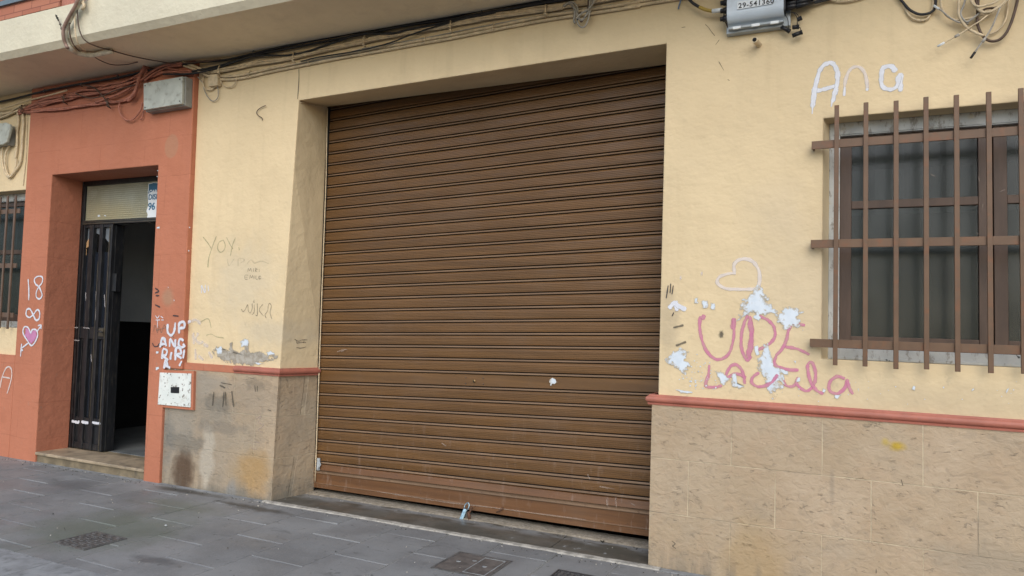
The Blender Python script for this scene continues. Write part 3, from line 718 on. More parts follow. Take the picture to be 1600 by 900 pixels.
window(WX0+.035,WX1,WZ0,WZ1,.12,2,M['glass'],M['blind'],fl=.060)
window(-9.35,-7.585,1.29,2.73,.12,2,M['glass'],M['bluewin'],True,2.10)

def grille(xs,zs,x0,x1,zb,zt,y,mt,warpit,label,ends):
    gr=sub('window_grille'); gr['label']=label
    W_=(lambda m:m.warped()) if warpit else (lambda m:m)
    for z in zs:
        m=MB(); m.box(x0,y+.002,z-.024,x1,y+.012,z+.024)
        for e in ends: m.box(e-.006,y+.013,z-.02,e+.006,0.01,z+.02)
        W_(m).build('crossbar',mt,gr,bevel=.0015)
    for x in xs:
        dz=random.uniform(-.004,.004)
        m=MB(); m.box(x-.0125,y-.012,zb+dz,x+.0125,y+.0015,zt+dz); W_(m).build('bar',mt,gr,bevel=.002)
    return gr
gx=[.022,.1745,.327,.4735,.618,.767,.911,1.058,1.205,1.352,1.50,1.645]
grille(gx,[2.590,2.003,1.426],-.112,1.80,1.30,2.812,-.065,M['grille'],False,'brown iron bar grille over the right window',(-.10,1.79))
grille([-9.30,-9.16,-9.02,-8.88,-8.74,-8.60,-8.46,-8.325,-8.185,-8.05,-7.925,-7.80,-7.665],[2.50,1.93,1.42],-9.45,-7.60,1.275,2.66,-.05,M['grille_old'],True,'dark brown bar grille over the left window',(-9.44,))

# ------------------------------------------------------------------ drain pipe stub
m=MB(); a=at(1187,72,.02); b=at(1179,62,-.10); d=(b-a)
m.tube([a,a+d*.5,b],[.0175,.0175,.0175],16,cap=False); n=len(m.v)
m.tube([b,a+d*.3],[.0130,.0130],16,cap=False)
ring=MB(); 
t_=d.normalized(); ax=t_.orthogonal().normalized(); bx=t_.cross(ax)
vs=[b+(ax*math.cos(k*math.tau/16)+bx*math.sin(k*math.tau/16))*r for r in(.0175,.013) for k in range(16)]
m.add(vs,[(k,(k+1)%16,16+(k+1)%16,16+k) for k in range(16)])
m.build('drain_pipe',M['cab_beige'],BLD)
m=MB(); m.tube([a+d*.62,a+d*.60],.0129,16); m.build('pipe_mouth_shade',M['dark'],BLD)  # black discs stand in for the shade inside the pipe
m=MB(); m.tube([b+d*.01,b+d*.004],.0128,16); m.build('pipe_mouth_shade',M['dark'],BLD)

# ------------------------------------------------------------------ meter door
md=sub('meter_door'); md['label']='chipped white metal meter door with black slot'
c=[at(250,582,-.055),at(298.6,583.7,-.055),at(297.5,636.6,-.055),at(246.6,632,-.055)]
def prism(pts,y0,y1):
    n=len(pts); m=MB(); m.add([(p.x,y0,p.z) for p in pts]+[(p.x,y1,p.z) for p in pts],[tuple(range(n))]+[tuple(range(n,2*n))[::-1]]+[(k,(k+1)%n,n+(k+1)%n,n+k) for k in range(n)]); return m
def quadgrow(c,g):
    o=sum(c,Vector())/4; return [o+Vector(((p-o).x+math.copysign(g,(p-o).x),0,(p-o).z+math.copysign(g,(p-o).z))) for p in c]
prism(quadgrow(c,.022),-.048,-.0505 if False else -.001).build('meter_frame',M['red'],md)
prism(c,-.058,-.0485).build('door_panel',M['metalwhite'],md,bevel=.003)
s=[at(267,604.5,-.058),at(280.3,604.8,-.058),at(280,614.5,-.058),at(267,614,-.058)]
prism(s,-.060,-.0585).build('slot',M['black'],md)

# ------------------------------------------------------------------ decals: writing, paint, bare plaster
def offy(u,v):
    x=at(u,v,0).x+.036*(at(u,v,0).z-1)
    z=at(u,v,0).z
    if z<1.0:
        if x>-5.385 and not(GL<x<GR): return -.0245
        return -.0525
    if x<-5.2 and x>-7.58: return -.0525
    return -.0022
LIFT=[0]
def bumpl():
    LIFT[0]=(LIFT[0]+1)%60; return LIFT[0]*.00005
def stroke(name,mat,lines,wpx,y=None,label=None,n=6,jit=.18,parent=BLD,lift=0):
    if name!='graffiti' and len(lines)>1:
        for ln in lines: stroke(name,mat,[ln],wpx,y,label,n,jit,parent,lift)
        return
    m=MB()
    for ln in lines:
        yy=(offy(*ln[0]) if y is None else y)-lift*.3-bumpl()
        pts=[at(u,v,yy) for u,v in ln]; 
        c=crom(pts,n)
        N=len(c); vs=[];uv=[]
        for i,p in enumerate(c):
            t=(c[min(i+1,N-1)]-c[max(i-1,0)]); t=Vector((t.x,0,t.z)); t.normalize() if t.length>1e-7 else None
            nn=Vector((-t.z,0,t.x)); px=(p-CAM).dot(_f)/FPX
            w_=wpx*.5*px*(1+jit*2*noise.noise(Vector((i*.35,p.x*9,p.z*9))))*1.25
            if i in(0,N-1): w_*=.7
            vs+=[p-nn*w_,p,p+nn*w_]; uv+=[(-1,0),(0,0),(1,0)]
        m.add([(q.x,yy-.00002*(i//3),q.z) for i,q in enumerate(vs)],[(3*i+k,3*i+k+1,3*i+4+k,3*i+3+k) for i in range(N-1) for k in(0,1)],uv=uv)
    kw=dict(label=label) if label else {}
    return m.build(name,M[mat],parent,flat=True,**kw)
def patch(name,mat,polys,y=None,label=None,parent=BLD,grow=1.12,lift=0):
    if 1<len(polys)<12:
        for po in polys: patch(name,mat,[po],y,label,parent,grow*(1.08 if mat=='p_chip' else 1),lift)
        return
    m=MB()
    for po in polys:
        yy=(offy(*po[0]) if y is None else y)-lift*.3-(bumpl() if len(polys)<12 else .002)
        pts=[at(u,v,yy) for u,v in po]; o=sum(pts,Vector())/len(pts); K=6; n=len(pts)*K; vs=[o]; uv=[(0,0)]
        ring=[]
        for i,p in enumerate(pts):
            q=pts[(i+1)%len(pts)]
            for k in range(K):
                r=p.lerp(q,k/K); ring.append(o+(r-o)*grow*(1+.10*noise.noise(Vector((r.x*40,r.z*40,3)))))
        for s_ in(.55,1.0):
            vs+=[o+(r-o)*s_ for r in ring]; uv+=[(s_,0)]*n
        m.add([(q.x,yy,q.z) for q in vs],[(0,1+k,1+(k+1)%n) for k in range(n)]+[(1+k,1+n+k,1+n+(k+1)%n,1+(k+1)%n) for k in range(n)],uv=uv)
    kw=dict(label=label) if label else {}
    if len(polys)>=12: kw['kind']='stuff'
    return m.build(name,M[mat],parent,flat=True,**kw)

# white "Ana"
stroke('graffiti','p_white',[
 [(1270,168),(1272,148),(1277,122),(1284,105),(1296,98),(1305,104),(1309,120),(1306,140),(1301,160)],
 [(1268,142),(1285,140),(1306,134)]],7,label='white brushed writing Ana above the right window')
stroke('paint_drip','p_white',[[(1270,160),(1269,178)],[(1301,152),(1299,167)]],2.5,lift=.0006)
stroke('graffiti','p_faint',[[(1319,146),(1321,126),(1328,109),(1340,104),(1350,112),(1354,126),(1355,138)]],5)
stroke('paint_drip','p_white',[[(1320,136),(1319,150)],[(1355,130),(1355,142)]],4,lift=.0006)
stroke('graffiti','p_white',[[(1400,112),(1392,103),(1380,107),(1377,120),(1379,135),(1392,140),(1402,133),(1404,118)],[(1407,114),(1407,130),(1407,143)]],6.5)
# heart outline on the wall
stroke('graffiti','p_faint',[[(1148,428),(1147,414),(1155,406),(1168,405),(1179,411),(1186,424),(1187,438),(1183,450),(1170,452),(1150,452),(1132,450),(1121,442),(1124,433),(1137,428),(1150,427)]],5.5,label='faint white heart outline beside the right window')
# pink UPE laguila
stroke('graffiti','p_pink',[
 [(1095,494),(1093,510),(1097,532),(1105,550),(1118,561),(1130,560),(1140,550),(1146,530),(1147,510),(1146,498)],
 [(1171,494),(1175,510),(1174,535),(1170,560)],[(1168,492),(1160,515),(1158,540),(1166,562),(1174,556)],
 [(1186,494),(1200,500),(1210,513),(1210,528),(1198,540),(1182,548)],
 [(1243,498),(1233,512),(1229,530),(1222,545),(1212,556)],[(1212,556),(1211,570),(1230,577),(1248,578)],
 [(1226,542),(1245,545),(1265,554)],[(1238,505),(1258,508)]],5.2,label='pink painted letters UPE on the yellow wall')
stroke('paint_mark','p_pink',[[(1096,494),(1102,497)],[(1147,497),(1145,515)],[(1172,500),(1174,530),(1169,558)]],8,lift=.0005)
stroke('graffiti','p_pink',[
 [(1108,570),(1107,585),(1103,603),(1118,605),(1128,602)],
 [(1132,592),(1140,574),(1150,570),(1160,580),(1164,600)],[(1136,590),(1150,584),(1166,590)],
 [(1186,582),(1176,590),(1176,600),(1188,604),(1205,598),(1215,585)],[(1222,590),(1228,602),(1240,603),(1248,590),(1245,600),(1260,611),(1272,600),(1274,580),(1268,566),(1262,572),(1266,595),(1276,610),(1287,615)],
 [(1320,592),(1308,588),(1297,597),(1296,610),(1308,615),(1320,606),(1324,594),(1327,606),(1333,616)]],5.2,label='pink painted lower line of writing beneath the letters')
# bare white plaster patches
patch('bare_plaster','p_chip',[
 [(1183,449),(1192,455),(1200,465),(1207,480),(1214,491),(1201,486),(1190,493),(1178,489),(1166,491),(1155,500),(1158,485),(1164,470),(1174,462)],
 [(1183,486),(1190,498),(1186,502),(1178,496)]],label='white patch of bare plaster under the heart outline')
patch('bare_plaster','p_chip',[[(1213,492),(1221,482),(1234,480),(1246,484),(1255,488),(1247,494),(1253,515),(1240,510),(1228,516),(1221,512),(1215,504)]])
patch('bare_plaster','p_chip',[[(1193,534),(1200,534),(1201,548),(1206,560),(1212,570),(1222,580),(1222,600),(1216,612),(1207,618),(1200,606),(1196,590),(1186,575),(1186,560),(1193,552)],[(1178,540),(1184,538),(1186,552),(1182,556)],[(1218,575),(1230,580),(1231,586),(1222,584)]])
patch('bare_plaster','p_chip',[[(1050,553),(1062,545),(1076,550),(1070,562),(1078,570),(1068,588),(1060,578),(1048,570),(1041,562)]])
patch('bare_plaster','p_chip',[[(1118,580),(1128,580),(1138,592),(1132,602),(1122,592)],[(1142,588),(1150,585),(1152,600),(1164,604),(1158,608),(1146,604)]])
patch('bare_plaster','p_chip',[[(1083,466),(1090,465),(1092,474),(1084,476)],[(1094,470),(1106,470),(1108,480),(1098,482)],[(1111,474),(1117,474),(1117,484),(1110,482)],
  [(1058,609),(1070,610),(1085,613),(1066,615)],[(1286,606),(1292,608),(1289,615),(1284,614)],[(1304,617),(1314,617),(1310,623),(1303,622)],[(1246,590),(1250,590),(1250,596),(1244,597)],[(1240,563),(1244,564),(1243,568)],[(1233,632),(1239,633),(1238,638),(1233,637)]],lift=.0008)
patch('bare_plaster','p_chip',[[(1519,606),(1523,606),(1523,611),(1518,611)],[(1427,602),(1431,604),(1430,611),(1425,608)],[(1472,604),(1476,604),(1475,608)],[(1573,608),(1577,606),(1572,616)]],label='small white chips in the paint below the right window')
for _ in range(1):
    m=[]
    for k in range(60):
        u=random.gauss(1092,16); v=random.gauss(592,14); s_=random.uniform(.5,1.3)
        if v<614: m.append([(u-s_,v-s_),(u+s_,v-s_*.7),(u+s_*.8,v+s_),(u-s_,v+s_)])
    for k in range(40):
        u=random.uniform(1230,1600); v=random.gauss(610,18); s_=random.uniform(.4,1.1)
        if v<632 and v>592: m.append([(u-s_,v-s_),(u+s_,v-s_*.7),(u+s_*.8,v+s_),(u-s_,v+s_)])
    patch('paint_chips','p_chip',m,lift=.0006)
stroke('graffiti','p_white',[[(1045,482),(1053,474),(1060,478),(1072,484)],[(1056,470),(1058,486)]],7,lift=.0004)
stroke('graffiti','p_haze',[[(1062,434),(1065,434)],[(1095,427),(1098,427)]],8)
stroke('paint_mark','p_black',[[(1044,446),(1041,466)],[(1048,443),(1047,458)],[(1052,446),(1050,460)],[(1053,488),(1050,494)]],2.0)
stroke('scuff','p_dirt',[[(1052,512),(1068,508)],[(1056,540),(1072,534)]],4)
patch('scuff','p_dirt',[[(1123,516),(1130,514),(1133,520),(1131,530),(1125,530),(1121,523)]])
stroke('crack','p_crack',[[(1102,38),(1107,43),(1112,50),(1117,56)],[(1065,43),(1071,42)],[(1118,70),(1124,62)],[(1137,124),(1140,126)],[(1123,96),(1131,110)]],.7)
stroke('crack','p_crack',[[(467,108),(467,125),(465,155)]],1.3)
# left of shutter
stroke('graffiti','p_green',[[(317,370),(325,380),(330,388)],[(338,369),(332,385),(326,404),(325,418)],[(349,375),(342,379),(340,388),(344,394),(350,391),(352,383),(349,375)],[(354,371),(360,383),(364,389)],[(368,371),(363,384),(360,400)],[(373,386),(374,391)]],1.9,label='faded green handwriting YOYI on the pillar')
stroke('graffiti','p_pencil',[[(387,425),(388,419),(390,423),(392,419),(393,425)],[(396,419),(396,425)],[(399,425),(399,419),(402,421),(399,422),(402,425)],[(405,420),(405,425)],
 [(388,430),(383,430),(383,436),(388,436)],[(383,433),(387,433)],[(390,436),(391,430),(393,434),(395,430),(396,436)],[(398,430),(398,436)],[(400,430),(400,436),(403,436)],[(405,432),(405,436)],[(408,433),(406,431),(404,434),(406,436),(408,434)]],1.0,label='small pencilled name EMILIO on the pillar')
stroke('graffiti','p_pencil',[[(377,483),(380,487),(384,482),(387,476),(388,485),(391,489),(394,482),(394,474)],[(397,476),(397,487),(394,492)],[(397,469),(396,472),(398,472)],[(402,474),(402,492),(399,492)],[(411,475),(405,484),(412,494)],[(416,497),(414,492),(418,486),(419,478),(421,474),(424,478),(422,488),(425,499)]],1.4,label='wavy pencilled letters niKA on the pillar')
stroke('graffiti','p_white',[[(315,458),(315,446),(320,457),(321,445)],[(325,446),(326,455)]],1.8)
stroke('graffiti','p_fade',[[(355,405),(358,415),(366,404)],[(372,416),(373,404),(382,406),(376,411)],[(386,412),(392,406),(398,411),(408,408),(420,412)]],2.4)
stroke('graffiti','p_green',[[(322,524),(330,522),(338,526),(350,528)],[(310,505),(325,498),(330,512)]],1.6)
patch('bare_plaster','p_cement',[[(336,547),(344,543),(352,548),(362,545),(372,551),(384,546),(396,552),(410,547),(425,553),(437,556),(435,563),(420,567),(400,569),(382,571),(364,569),(352,564),(340,558)],[(359,536),(363,535),(364,552),(358,552)],[(383,532),(389,534),(388,552),(382,550)]],label='grey patch of bare plaster above the pillar moulding')
patch('bare_plaster','p_chip',[[(376,534),(384,528),(389,534),(386,540),(378,541)],[(338,545),(346,542),(347,551),(340,554)],[(415,550),(424,548),(428,553),(418,556)],[(398,566),(412,568),(402,571)]],lift=.0008)
# on the jamb side of the pillar
jb=lambda u,v,yy:at(u,v,yy)
# white spray on the red surround
stroke('graffiti','p_white',[[(262,506),(262,518),(267,524),(272,518),(274,504)],[(280,521),(280,506),(287,503),(288,511),(281,513)],[(291,522),(291,506),(298,502)],
 [(250,543),(253,530),(257,530),(260,541)],[(251,538),(260,537)],[(265,542),(266,530),(273,541),(274,530)],[(287,532),(281,530),(279,538),(283,543),(288,541),(286,537)],
 [(253,561),(255,546),(261,548),(259,555),(254,555),(263,563)],[(266,562),(268,550)],[(274,563),(275,545),(281,544),(283,552),(276,554),(284,560)],[(286,560),(288,546)],
 [(256,576),(259,562),(263,575)],[(263,568),(258,570),(266,575)],[(274,578),(275,562),(281,574),(283,564)],[(284,564),(280,572)]],4.4,label='white sprayed letters UPF ANGE on the terracotta surround')
stroke('graffiti','p_haze',[[(298,502),(306,500),(314,506)],[(302,520),(303,538)],[(310,520),(306,530),(312,536),(318,534)],[(305,545),(306,562)],[(318,538),(326,541)],[(310,556),(318,562)],[(326,550),(332,560)]],7,y=-.0022)
stroke('paint_mark','p_black',[[(242,450),(248,455),(242,458)],[(243,462),(249,462)],[(242,476),(250,480),(246,478)],[(238,536),(241,541),(246,541),(249,537),(252,541),(256,538)],[(270,493),(279,494)]],2.4)
stroke('graffiti','p_pencil',[[(240,518),(242,508),(246,520),(248,509),(252,520),(256,508),(260,514),(266,522),(272,528)],[(244,516),(258,512)]],1.6)
stroke('graffiti','p_white',[[(243,493),(246,497),(249,493)],[(243,500),(250,500)],[(246,500),(246,512)],[(251,494),(255,497)],[(252,500),(256,500)]],1.4)
patch('paint_chips','p_chip',[[(245.5,266),(247.5,266),(247,268)],[(244,275),(246.5,275),(246,277)],[(245,355),(250,354),(249,357),(244,357)],[(295,354),(297,355),(296,357)],[(244,549),(248,549),(247,552),(244,552)],[(243,574),(248,573),(249,577),(244,578)],[(262,448),(263.5,449),(263,450)],[(271,468),(273,469),(272,471)],[(294,391),(296,391),(295,393)]],y=-.0525)
stroke('scuff','p_chip',[[(297,124),(296,124)]],2)
# left red wall: 18, 8, heart, A
stroke('graffiti','p_white',[[(44,436),(45,453),(45,469)]],2.6,label='white painted number 18 left of the doorway')
stroke('graffiti','p_white',[[(61,448),(55,443),(54,436),(59,432),(66,433),(66,441),(61,448),(57,456),(57,464),(62,467),(66,461),(63,452),(61,448)]],2.6)
stroke('graffiti','p_white',[[(52,492),(58,484),(62,488),(61,498),(56,500),(52,492),(47,483),(42,484),(41,492),(46,496),(52,492)]],2.6,label='white figure eight lying on its side')
patch('graffiti','p_lilac',[[(39,512),(44,512),(48,519),(52,515),(58,516),(58,525),(54,534),(49,539),(43,532),(38,524)]],label='small lilac heart with white outline and arrow',grow=1.02)
stroke('graffiti','p_white',[[(48,521),(44,512),(38,511),(36,520),(42,531),(49,540),(55,534),(59,524),(57,516),(51,515),(48,521)]],2.6,lift=.0006)
stroke('graffiti','p_white',[[(58,518),(64,509)],[(59,509),(64,508),(64,514)],[(44,536),(34,544)],[(34,537),(33,546),(36,547)],[(33,546),(32,557)]],2.6,lift=.0008)
stroke('graffiti','p_faint',[[(0,606),(3,590),(9,576),(14,573),(18,578),(18,590),(14,606),(11,615)],[(4,589),(16,591)]],2.4,y=-.0525)
# left pillar carved marks
stroke('scuff','p_dirt',[[(334,612),(332,634)],[(350,612),(348,636)],[(352,612),(353,634)],[(362,611),(365,636)],[(343,602),(352,606)]],3.2)
stroke('scuff','p_dirt',[[(398,602),(399,612)],[(402,603),(402,612)],[(418,640),(424,642)],[(345,598),(362,601)]],1.5)
stroke('scuff','p_scratch',[[(400,655),(408,650),(404,660),(412,664),(404,672),(412,676)],[(398,690),(406,692)],[(392,700),(402,703)]],1.6)
stroke('scuff','p_dirt',[[(1408,749),(1411,759)],[(1369,889),(1369,896)],[(1050,845),(1055,850),(1051,853),(1056,857)]],1.6)
# writing on the garage jamb, small
def jamb_stroke(lines,wpx,mat,nm):
    m=MB()
    A0=Vector((-4.111,0)); A1=Vector((-4.048,.4)); dv=(A1-A0)
    def hit(u,v):
        d=ray(u,v); nrm=Vector((dv.y,-dv.x,0)); A=Vector((A0.x,A0.y,0)); t=nrm.dot(A-CAM)/nrm.dot(d); p=CAM+d*t; return p+Vector((.002,0,0))
    for ln in lines:
        c=crom([hit(u,v) for u,v in ln],5); N=len(c); vs=[];uv=[]
        ex=Vector((dv.x,dv.y,0)).normalized()
        for i,p in enumerate(c):
            t=(c[min(i+1,N-1)]-c[max(i-1,0)]).normalized(); nn=t.cross(Vector((1,-.15,0)).normalized()).normalized(); w_=wpx*.5*(p-CAM).dot(_f)/FPX*1.3
            vs+=[p-nn*w_,p,p+nn*w_]; uv+=[(-1,0),(0,0),(1,0)]
        m.add(vs,[(3*i+k,3*i+k+1,3*i+4+k,3*i+3+k) for i in range(N-1) for k in(0,1)],uv=uv)
    m.build(nm,M[mat],BLD,flat=True)
jamb_stroke([[(460,530),(466,533),(472,531),(480,531)],[(464,536),(470,535),(478,535)],[(463,543),(470,544),(478,542)],[(462,531),(464,537)],[(475,530),(474,536)]],1.5,'p_pencil','graffiti')
# scratches on the shutter
stroke('scratches','p_scratch',[[(527,550),(534,547),(542,546)],[(532,549),(538,548)]],1.5,y=SY-.0085,parent=sh)
patch('paint_splash','p_chip',[[(859,594),(864,590),(870,592),(871,597),(866,600),(860,602),(858,598)]],y=SY-.0085,parent=sh,label='white paint blot on the flat lock slat')
stroke('scratches','p_scratch',[[(918,741),(922,749)],[(948,780),(949,790)],[(962,777),(963,792)],[(986,786),(992,790)],[(936,760),(960,764)],[(690,692),(697,697)]],2.0,y=SY-.0135,parent=sh)
stroke('scratches','p_scratch',[[(590,768),(640,776),(700,785),(760,792),(830,801),(915,812)]],1.6,y=SY-.0165,parent=sh)
# white smears on the iron door
stroke('paint_smear','p_white',[[(112,658),(122,660),(123,657)],[(127,659),(138,661)],[(144,660),(157,662)],[(102,658),(107,658)]],4.5,y=FY-.0075,parent=door)
stroke('paint_smear','p_haze',[[(110,511),(122,512)],[(108,531),(124,532)],[(130,512),(140,513)],[(142,553),(143,565)],[(134,457),(134,470)],[(150,455),(149,500)],[(163,460),(164,480)]],2.0,y=FY-.0075,parent=door)
patch('paint_chips','p_chip',[[(152,337),(155,335.5),(157,338),(153,339)],[(161,337),(164,335.5),(166,338)]],y=FY+.019,parent=door)

# window specks
stroke('scuff','p_scratch',[[(1529,276),(1530,283)],[(1535,325),(1536,318)],[(1525,363),(1529,366)],[(1402,386),(1401,396)],[(1562,300),(1570,296)],[(1454,272),(1462,276)]],1.6,y=.145)
mm=[]
for k in range(45):
    u=random.gauss(1490,35) if k%3 else random.uniform(1340,1590); v=random.gauss(505,14) if k%3 else random.uniform(380,520); s_=random.uniform(.3,.8); mm.append([(u-s_,v-s_),(u+s_,v-s_),(u+s_,v+s_),(u-s_,v+s_)])
patch('paint_chips','p_scratch',[q for q in mm if q[0][1]<525],y=.162)

# ------------------------------------------------------------------ text helper
def textmesh(s,size,mat,name,parent,origin,xdir=Vector((1,0,0)),updir=Vector((0,0,1)),extr=.0006,space=1.0):
    cu=D.curves.new(name+'_curve','FONT'); cu.body=s; cu.size=size; cu.extrude=extr; cu.space_character=space; cu.offset=size*.02
    o=D.objects.new(name,cu); COL.objects.link(o); bpy.context.view_layer.update()
    dg=bpy.context.evaluated_depsgraph_get(); me=D.meshes.new_from_object(o.evaluated_get(dg)); D.objects.remove(o)
    nd=xdir.cross(updir)
    off=parent_world(parent)
    for v in me.vertices:
        p=origin+xdir*v.co.x+updir*v.co.y+nd*v.co.z; v.co=p-off
    me.materials.clear(); me.materials.append(mat)
    ob=D.objects.new(name,me); COL.objects.link(ob); ob.parent=parent; return ob

# ------------------------------------------------------------------ poster on the transom
PY=FY+.016
px0,px1=at(231,345,PY).x,-5.60
post=empty('poster',(px0,PY,2.45)); tag(post,'torn white poster with dark blue lettering on the glass above the doorway','poster')
pts=[at(232,287,PY),at(240,285,PY),at(256,286,PY),at(256,346,PY),at(240,347,PY),at(233,348,PY),at(229,344,PY),at(231,335,PY),at(229,330,PY),at(232,320,PY),at(231,305,PY)]
prism(pts,PY-.0015,PY).build('paper',M['poster'],post)
pts=[at(233,288,PY),at(240,286,PY),at(256,287,PY),at(256,300,PY),at(238,299,PY),at(232,303,PY),at(233,295,PY)]
prism(pts,PY-.003,PY-.0017).build('banner',M['posterink'],post)
def ptxt(s,u,v,sz,mat,dy=0): textmesh(s,sz,mat,'lettering',post,at(u,v,PY-.0035-dy))
ptxt('CAR',233,303,.055,M['poster']); ptxt('DISE',231.5,312,.075,M['posterink']); ptxt('96 1',231,328,.10,M['posterink']); ptxt('www',234,342,.022,M['posterink'])

# ------------------------------------------------------------------ junction boxes and terminals
def rbox(m,x0,y0,z0,x1,y1,z1): m.box(x0,y0,z0,x1,y1,z1)
jb_=empty('junction_box',(-5.55,-.05,3.47)); tag(jb_,'large weathered pale grey cable box on the terracotta surround above the doorway','junction box')
c=[at(224,130,-.155),at(285,119,-.155),at(284,162,-.155),at(224,172,-.155)]
prism(c,-.155,-.125).build('lid',M['boxgrey'],jb_,bevel=.006)
c2=[Vector((p.x,0,p.z)) for p in c]; c2=quadgrow(c2,-.008); prism(c2,-.1245,-.049).build('casing',M['boxside'],jb_,bevel=.004)
for u,v in((227,134),(281,124),(281,158),(227,168)):
    q=at(u,v,-.156); m=MB(); m.tube([q,q+Vector((0,-.004,0))],.006,8); m.build('screw',M['steel'],jb_)
b2=empty('junction_box',tuple(at(332,126,0))); tag(b2,'small beige painted cable box on the yellow wall right of the doorway','junction box')
c=[at(325,117,-.05),at(339.5,115,-.05),at(340,133,-.05),at(325.5,135,-.05)]
prism(c,-.05,-.003).build('casing',M['cab_beige'],b2,bevel=.004)
b3=empty('junction_box',tuple(at(8,210,0))); tag(b3,'rounded grey cable box at the left end of the wall above the left window','junction box')
c=[at(-30,198,-.10),at(8,191,-.10),at(15,194,-.10),at(16,200,-.10),at(10,222,-.10),at(4,226,-.10),at(-30,228,-.10)]
prism(c,-.10,-.07).build('lid',M['boxgrey'],b3,bevel=.008)
c=[at(-30,200,-.07),at(13,195,-.07),at(13,226,-.07),at(-30,230,-.07)]; prism(c,-.069,-.001).build('casing',M['boxside'],b3,bevel=.004)

fb=empty('fibre_terminal_box',(-.43,0,3.55)); tag(fb,'silver grey terminal box with white number label 29-541360 above the pipe stub','terminal box')
X0,X1,Zb,Zt=-.600,-.272,3.365,3.80
prof=[(-.03,Zb+.012),(-.06,Zb+.014)]
for k in range(8):
    a=math.radians(k/7*80); prof.append((-.075-.055*math.sin(a),Zb+.024+.06*(1-math.cos(a))))
prof+=[(-.135,Zb+.13),(-.135,Zt-.04),(-.12,Zt-.01),(-.03,Zt),(-.03,Zb+.012)]
m=MB(); m.extr(prof,X0,X1,1); n=len(prof); m.f.append(list(range(n-1))); m.mi.append(0); m.smooth.append(False); m.f.append(list(range(n,2*n-1))); m.mi.append(0); m.smooth.append(False)
m.build('cover',M['boxlip'],fb)
m=MB(); m.box(X0-.012,-.048,Zb-.020,X1+.035,-.001,Zt); m.build('back_plate',M['fibermount'],fb,bevel=.004)
m=MB(); m.box(X0+.002,-.078,Zb-.004,X1-.002,-.05,Zb+.010); m.build('hinge_strip',M['fibermount'],fb,bevel=.003)
for xx in(X0+.055,X0+.165,X0+.275):
    m=MB(); m.box(xx-.024,-.088,Zb-.012,xx+.024,-.0785,Zb+.006); m.build('clip',M['clipmetal'],fb,bevel=.002)
for k in range(6):
    m=MB(); q=Vector((X0-.001,-.085,Zb+.065+k*.052)); m.tube([q,q+Vector((-.028,0,0))],[.021,.018],10); m.tube([q+Vector((-.028,0,0)),q+Vector((-.045,0,0))],.014,8); m.build('cable_gland',M['black'],fb)
m=MB(); m.box(X0-.006,-.12,Zb+.035,X0-.0005,-.055,Zt-.02); m.build('end_plate',M['black'],fb)
m=MB(); m.box(X1+.0005,-.125,Zb+.05,X1+.010,-.055,Zt-.02); 
for k in range(7):
    q=Vector((X1+.008,-.09+.02*math.sin(k*2),Zb+.075+k*.03)); m.tube([q,q+Vector((.05,0,.003)),q+Vector((.07,0,.005))],[.021,.018,.009],9)
    if k<4: m.tube([q+Vector((.06,0,0)),q+Vector((.11,.01,.01)),q+Vector((.16,.03,.02))],[.017,.015,.006],8)
m.build('connector_cluster',M['black'],fb)
m=MB(); lab=[at(1150,-2,-.1365),at(1208,-9,-.1365),at(1208,9,-.1365),at(1150,16,-.1365)]
lab=[at(1152,3,-.136),at(1206,-6,-.136),at(1206,6,-.136),at(1152,15,-.136)]
prism(lab,-.1372,-.1355).build('number_label',M['poster'],fb)
o=at(1153.5,12.8,-.1377); e=at(1204,5.2,-.1377); xd=(e-o).normalized()
textmesh('29-541360',.043,M['black'],'number',fb,o,xdir=xd,updir=Vector((-xd.z,0,xd.x)),space=1.12)
for k,(u,v,u2,v2,su,sv) in enumerate([(1221,42,1232,48,1226,22),(1238,43,1246,42,1240,20),(1238,56,1251,51,1246,44),(1246,31,1250,29,1233,20)]):
    m=MB(); a=at(u,v,-.05); b=at(u2,v2,-.05); m.tube([a,b],.0125,10); m.tube([b,b+(b-a).normalized()*.01],[.014,.014],10)
    m.tube(crom([at(su,sv,-.07),at((su+u2)/2+2,(sv+v2)/2-4,-.06),b],6),.0022,6); m.build('dangling_cap',M['black'],fb)

# ------------------------------------------------------------------ cables
def cyoff(u,v,off):
    p=at(u,v,0); x=p.x+.036*(p.z-1)
    base=-.05 if (-7.53<x<-5.16) else 0
    return at(u,v,base-off)
def cable(pts,r,mat,label,group=None,clips=(),clipmat='steel',off=.012,name='cable',world=None,n=8,ext=None):
    P3=[]
    for q in pts:
        if isinstance(q,Vector): P3.append(q); continue
        u,v=q[:2]; o=q[2] if len(q)>2 else off
        P3.append(cyoff(u,v,o))
    c=crom(P3,n)
    m=MB(); base=Vector(c[0])
    ob=D.objects.new(name,None)
    # one mesh per cable, clips are children
    m.tube(c,r,7)
    o=m.build(name,M[mat])
    D.objects.remove(ob)
    tag(o,label,'cable',group)
    for (u,v,s_) in clips:
        q=cyoff(u,v,off); mm=MB(); rr=r*s_
        mm.tube([q+Vector((0,rr+.004,rr*1.3)),q+Vector((0,-rr*.7,rr*1.25)),q+Vector((0,-rr*1.3,0)),q+Vector((0,-rr*.7,-rr*1.25)),q+Vector((0,rr+.004,-rr*1.3))],.0035,6)
        mm.tube([q+Vector((.004,.005,rr*1.6)),q+Vector((.004,-.014,rr*1.6))],.006,8)
        cc=mm.build('cable_clip',M[clipmat]); cc.parent=o
    return o
RX=lambda z,x=3.0,y=-.03: Vector((x,y,z))
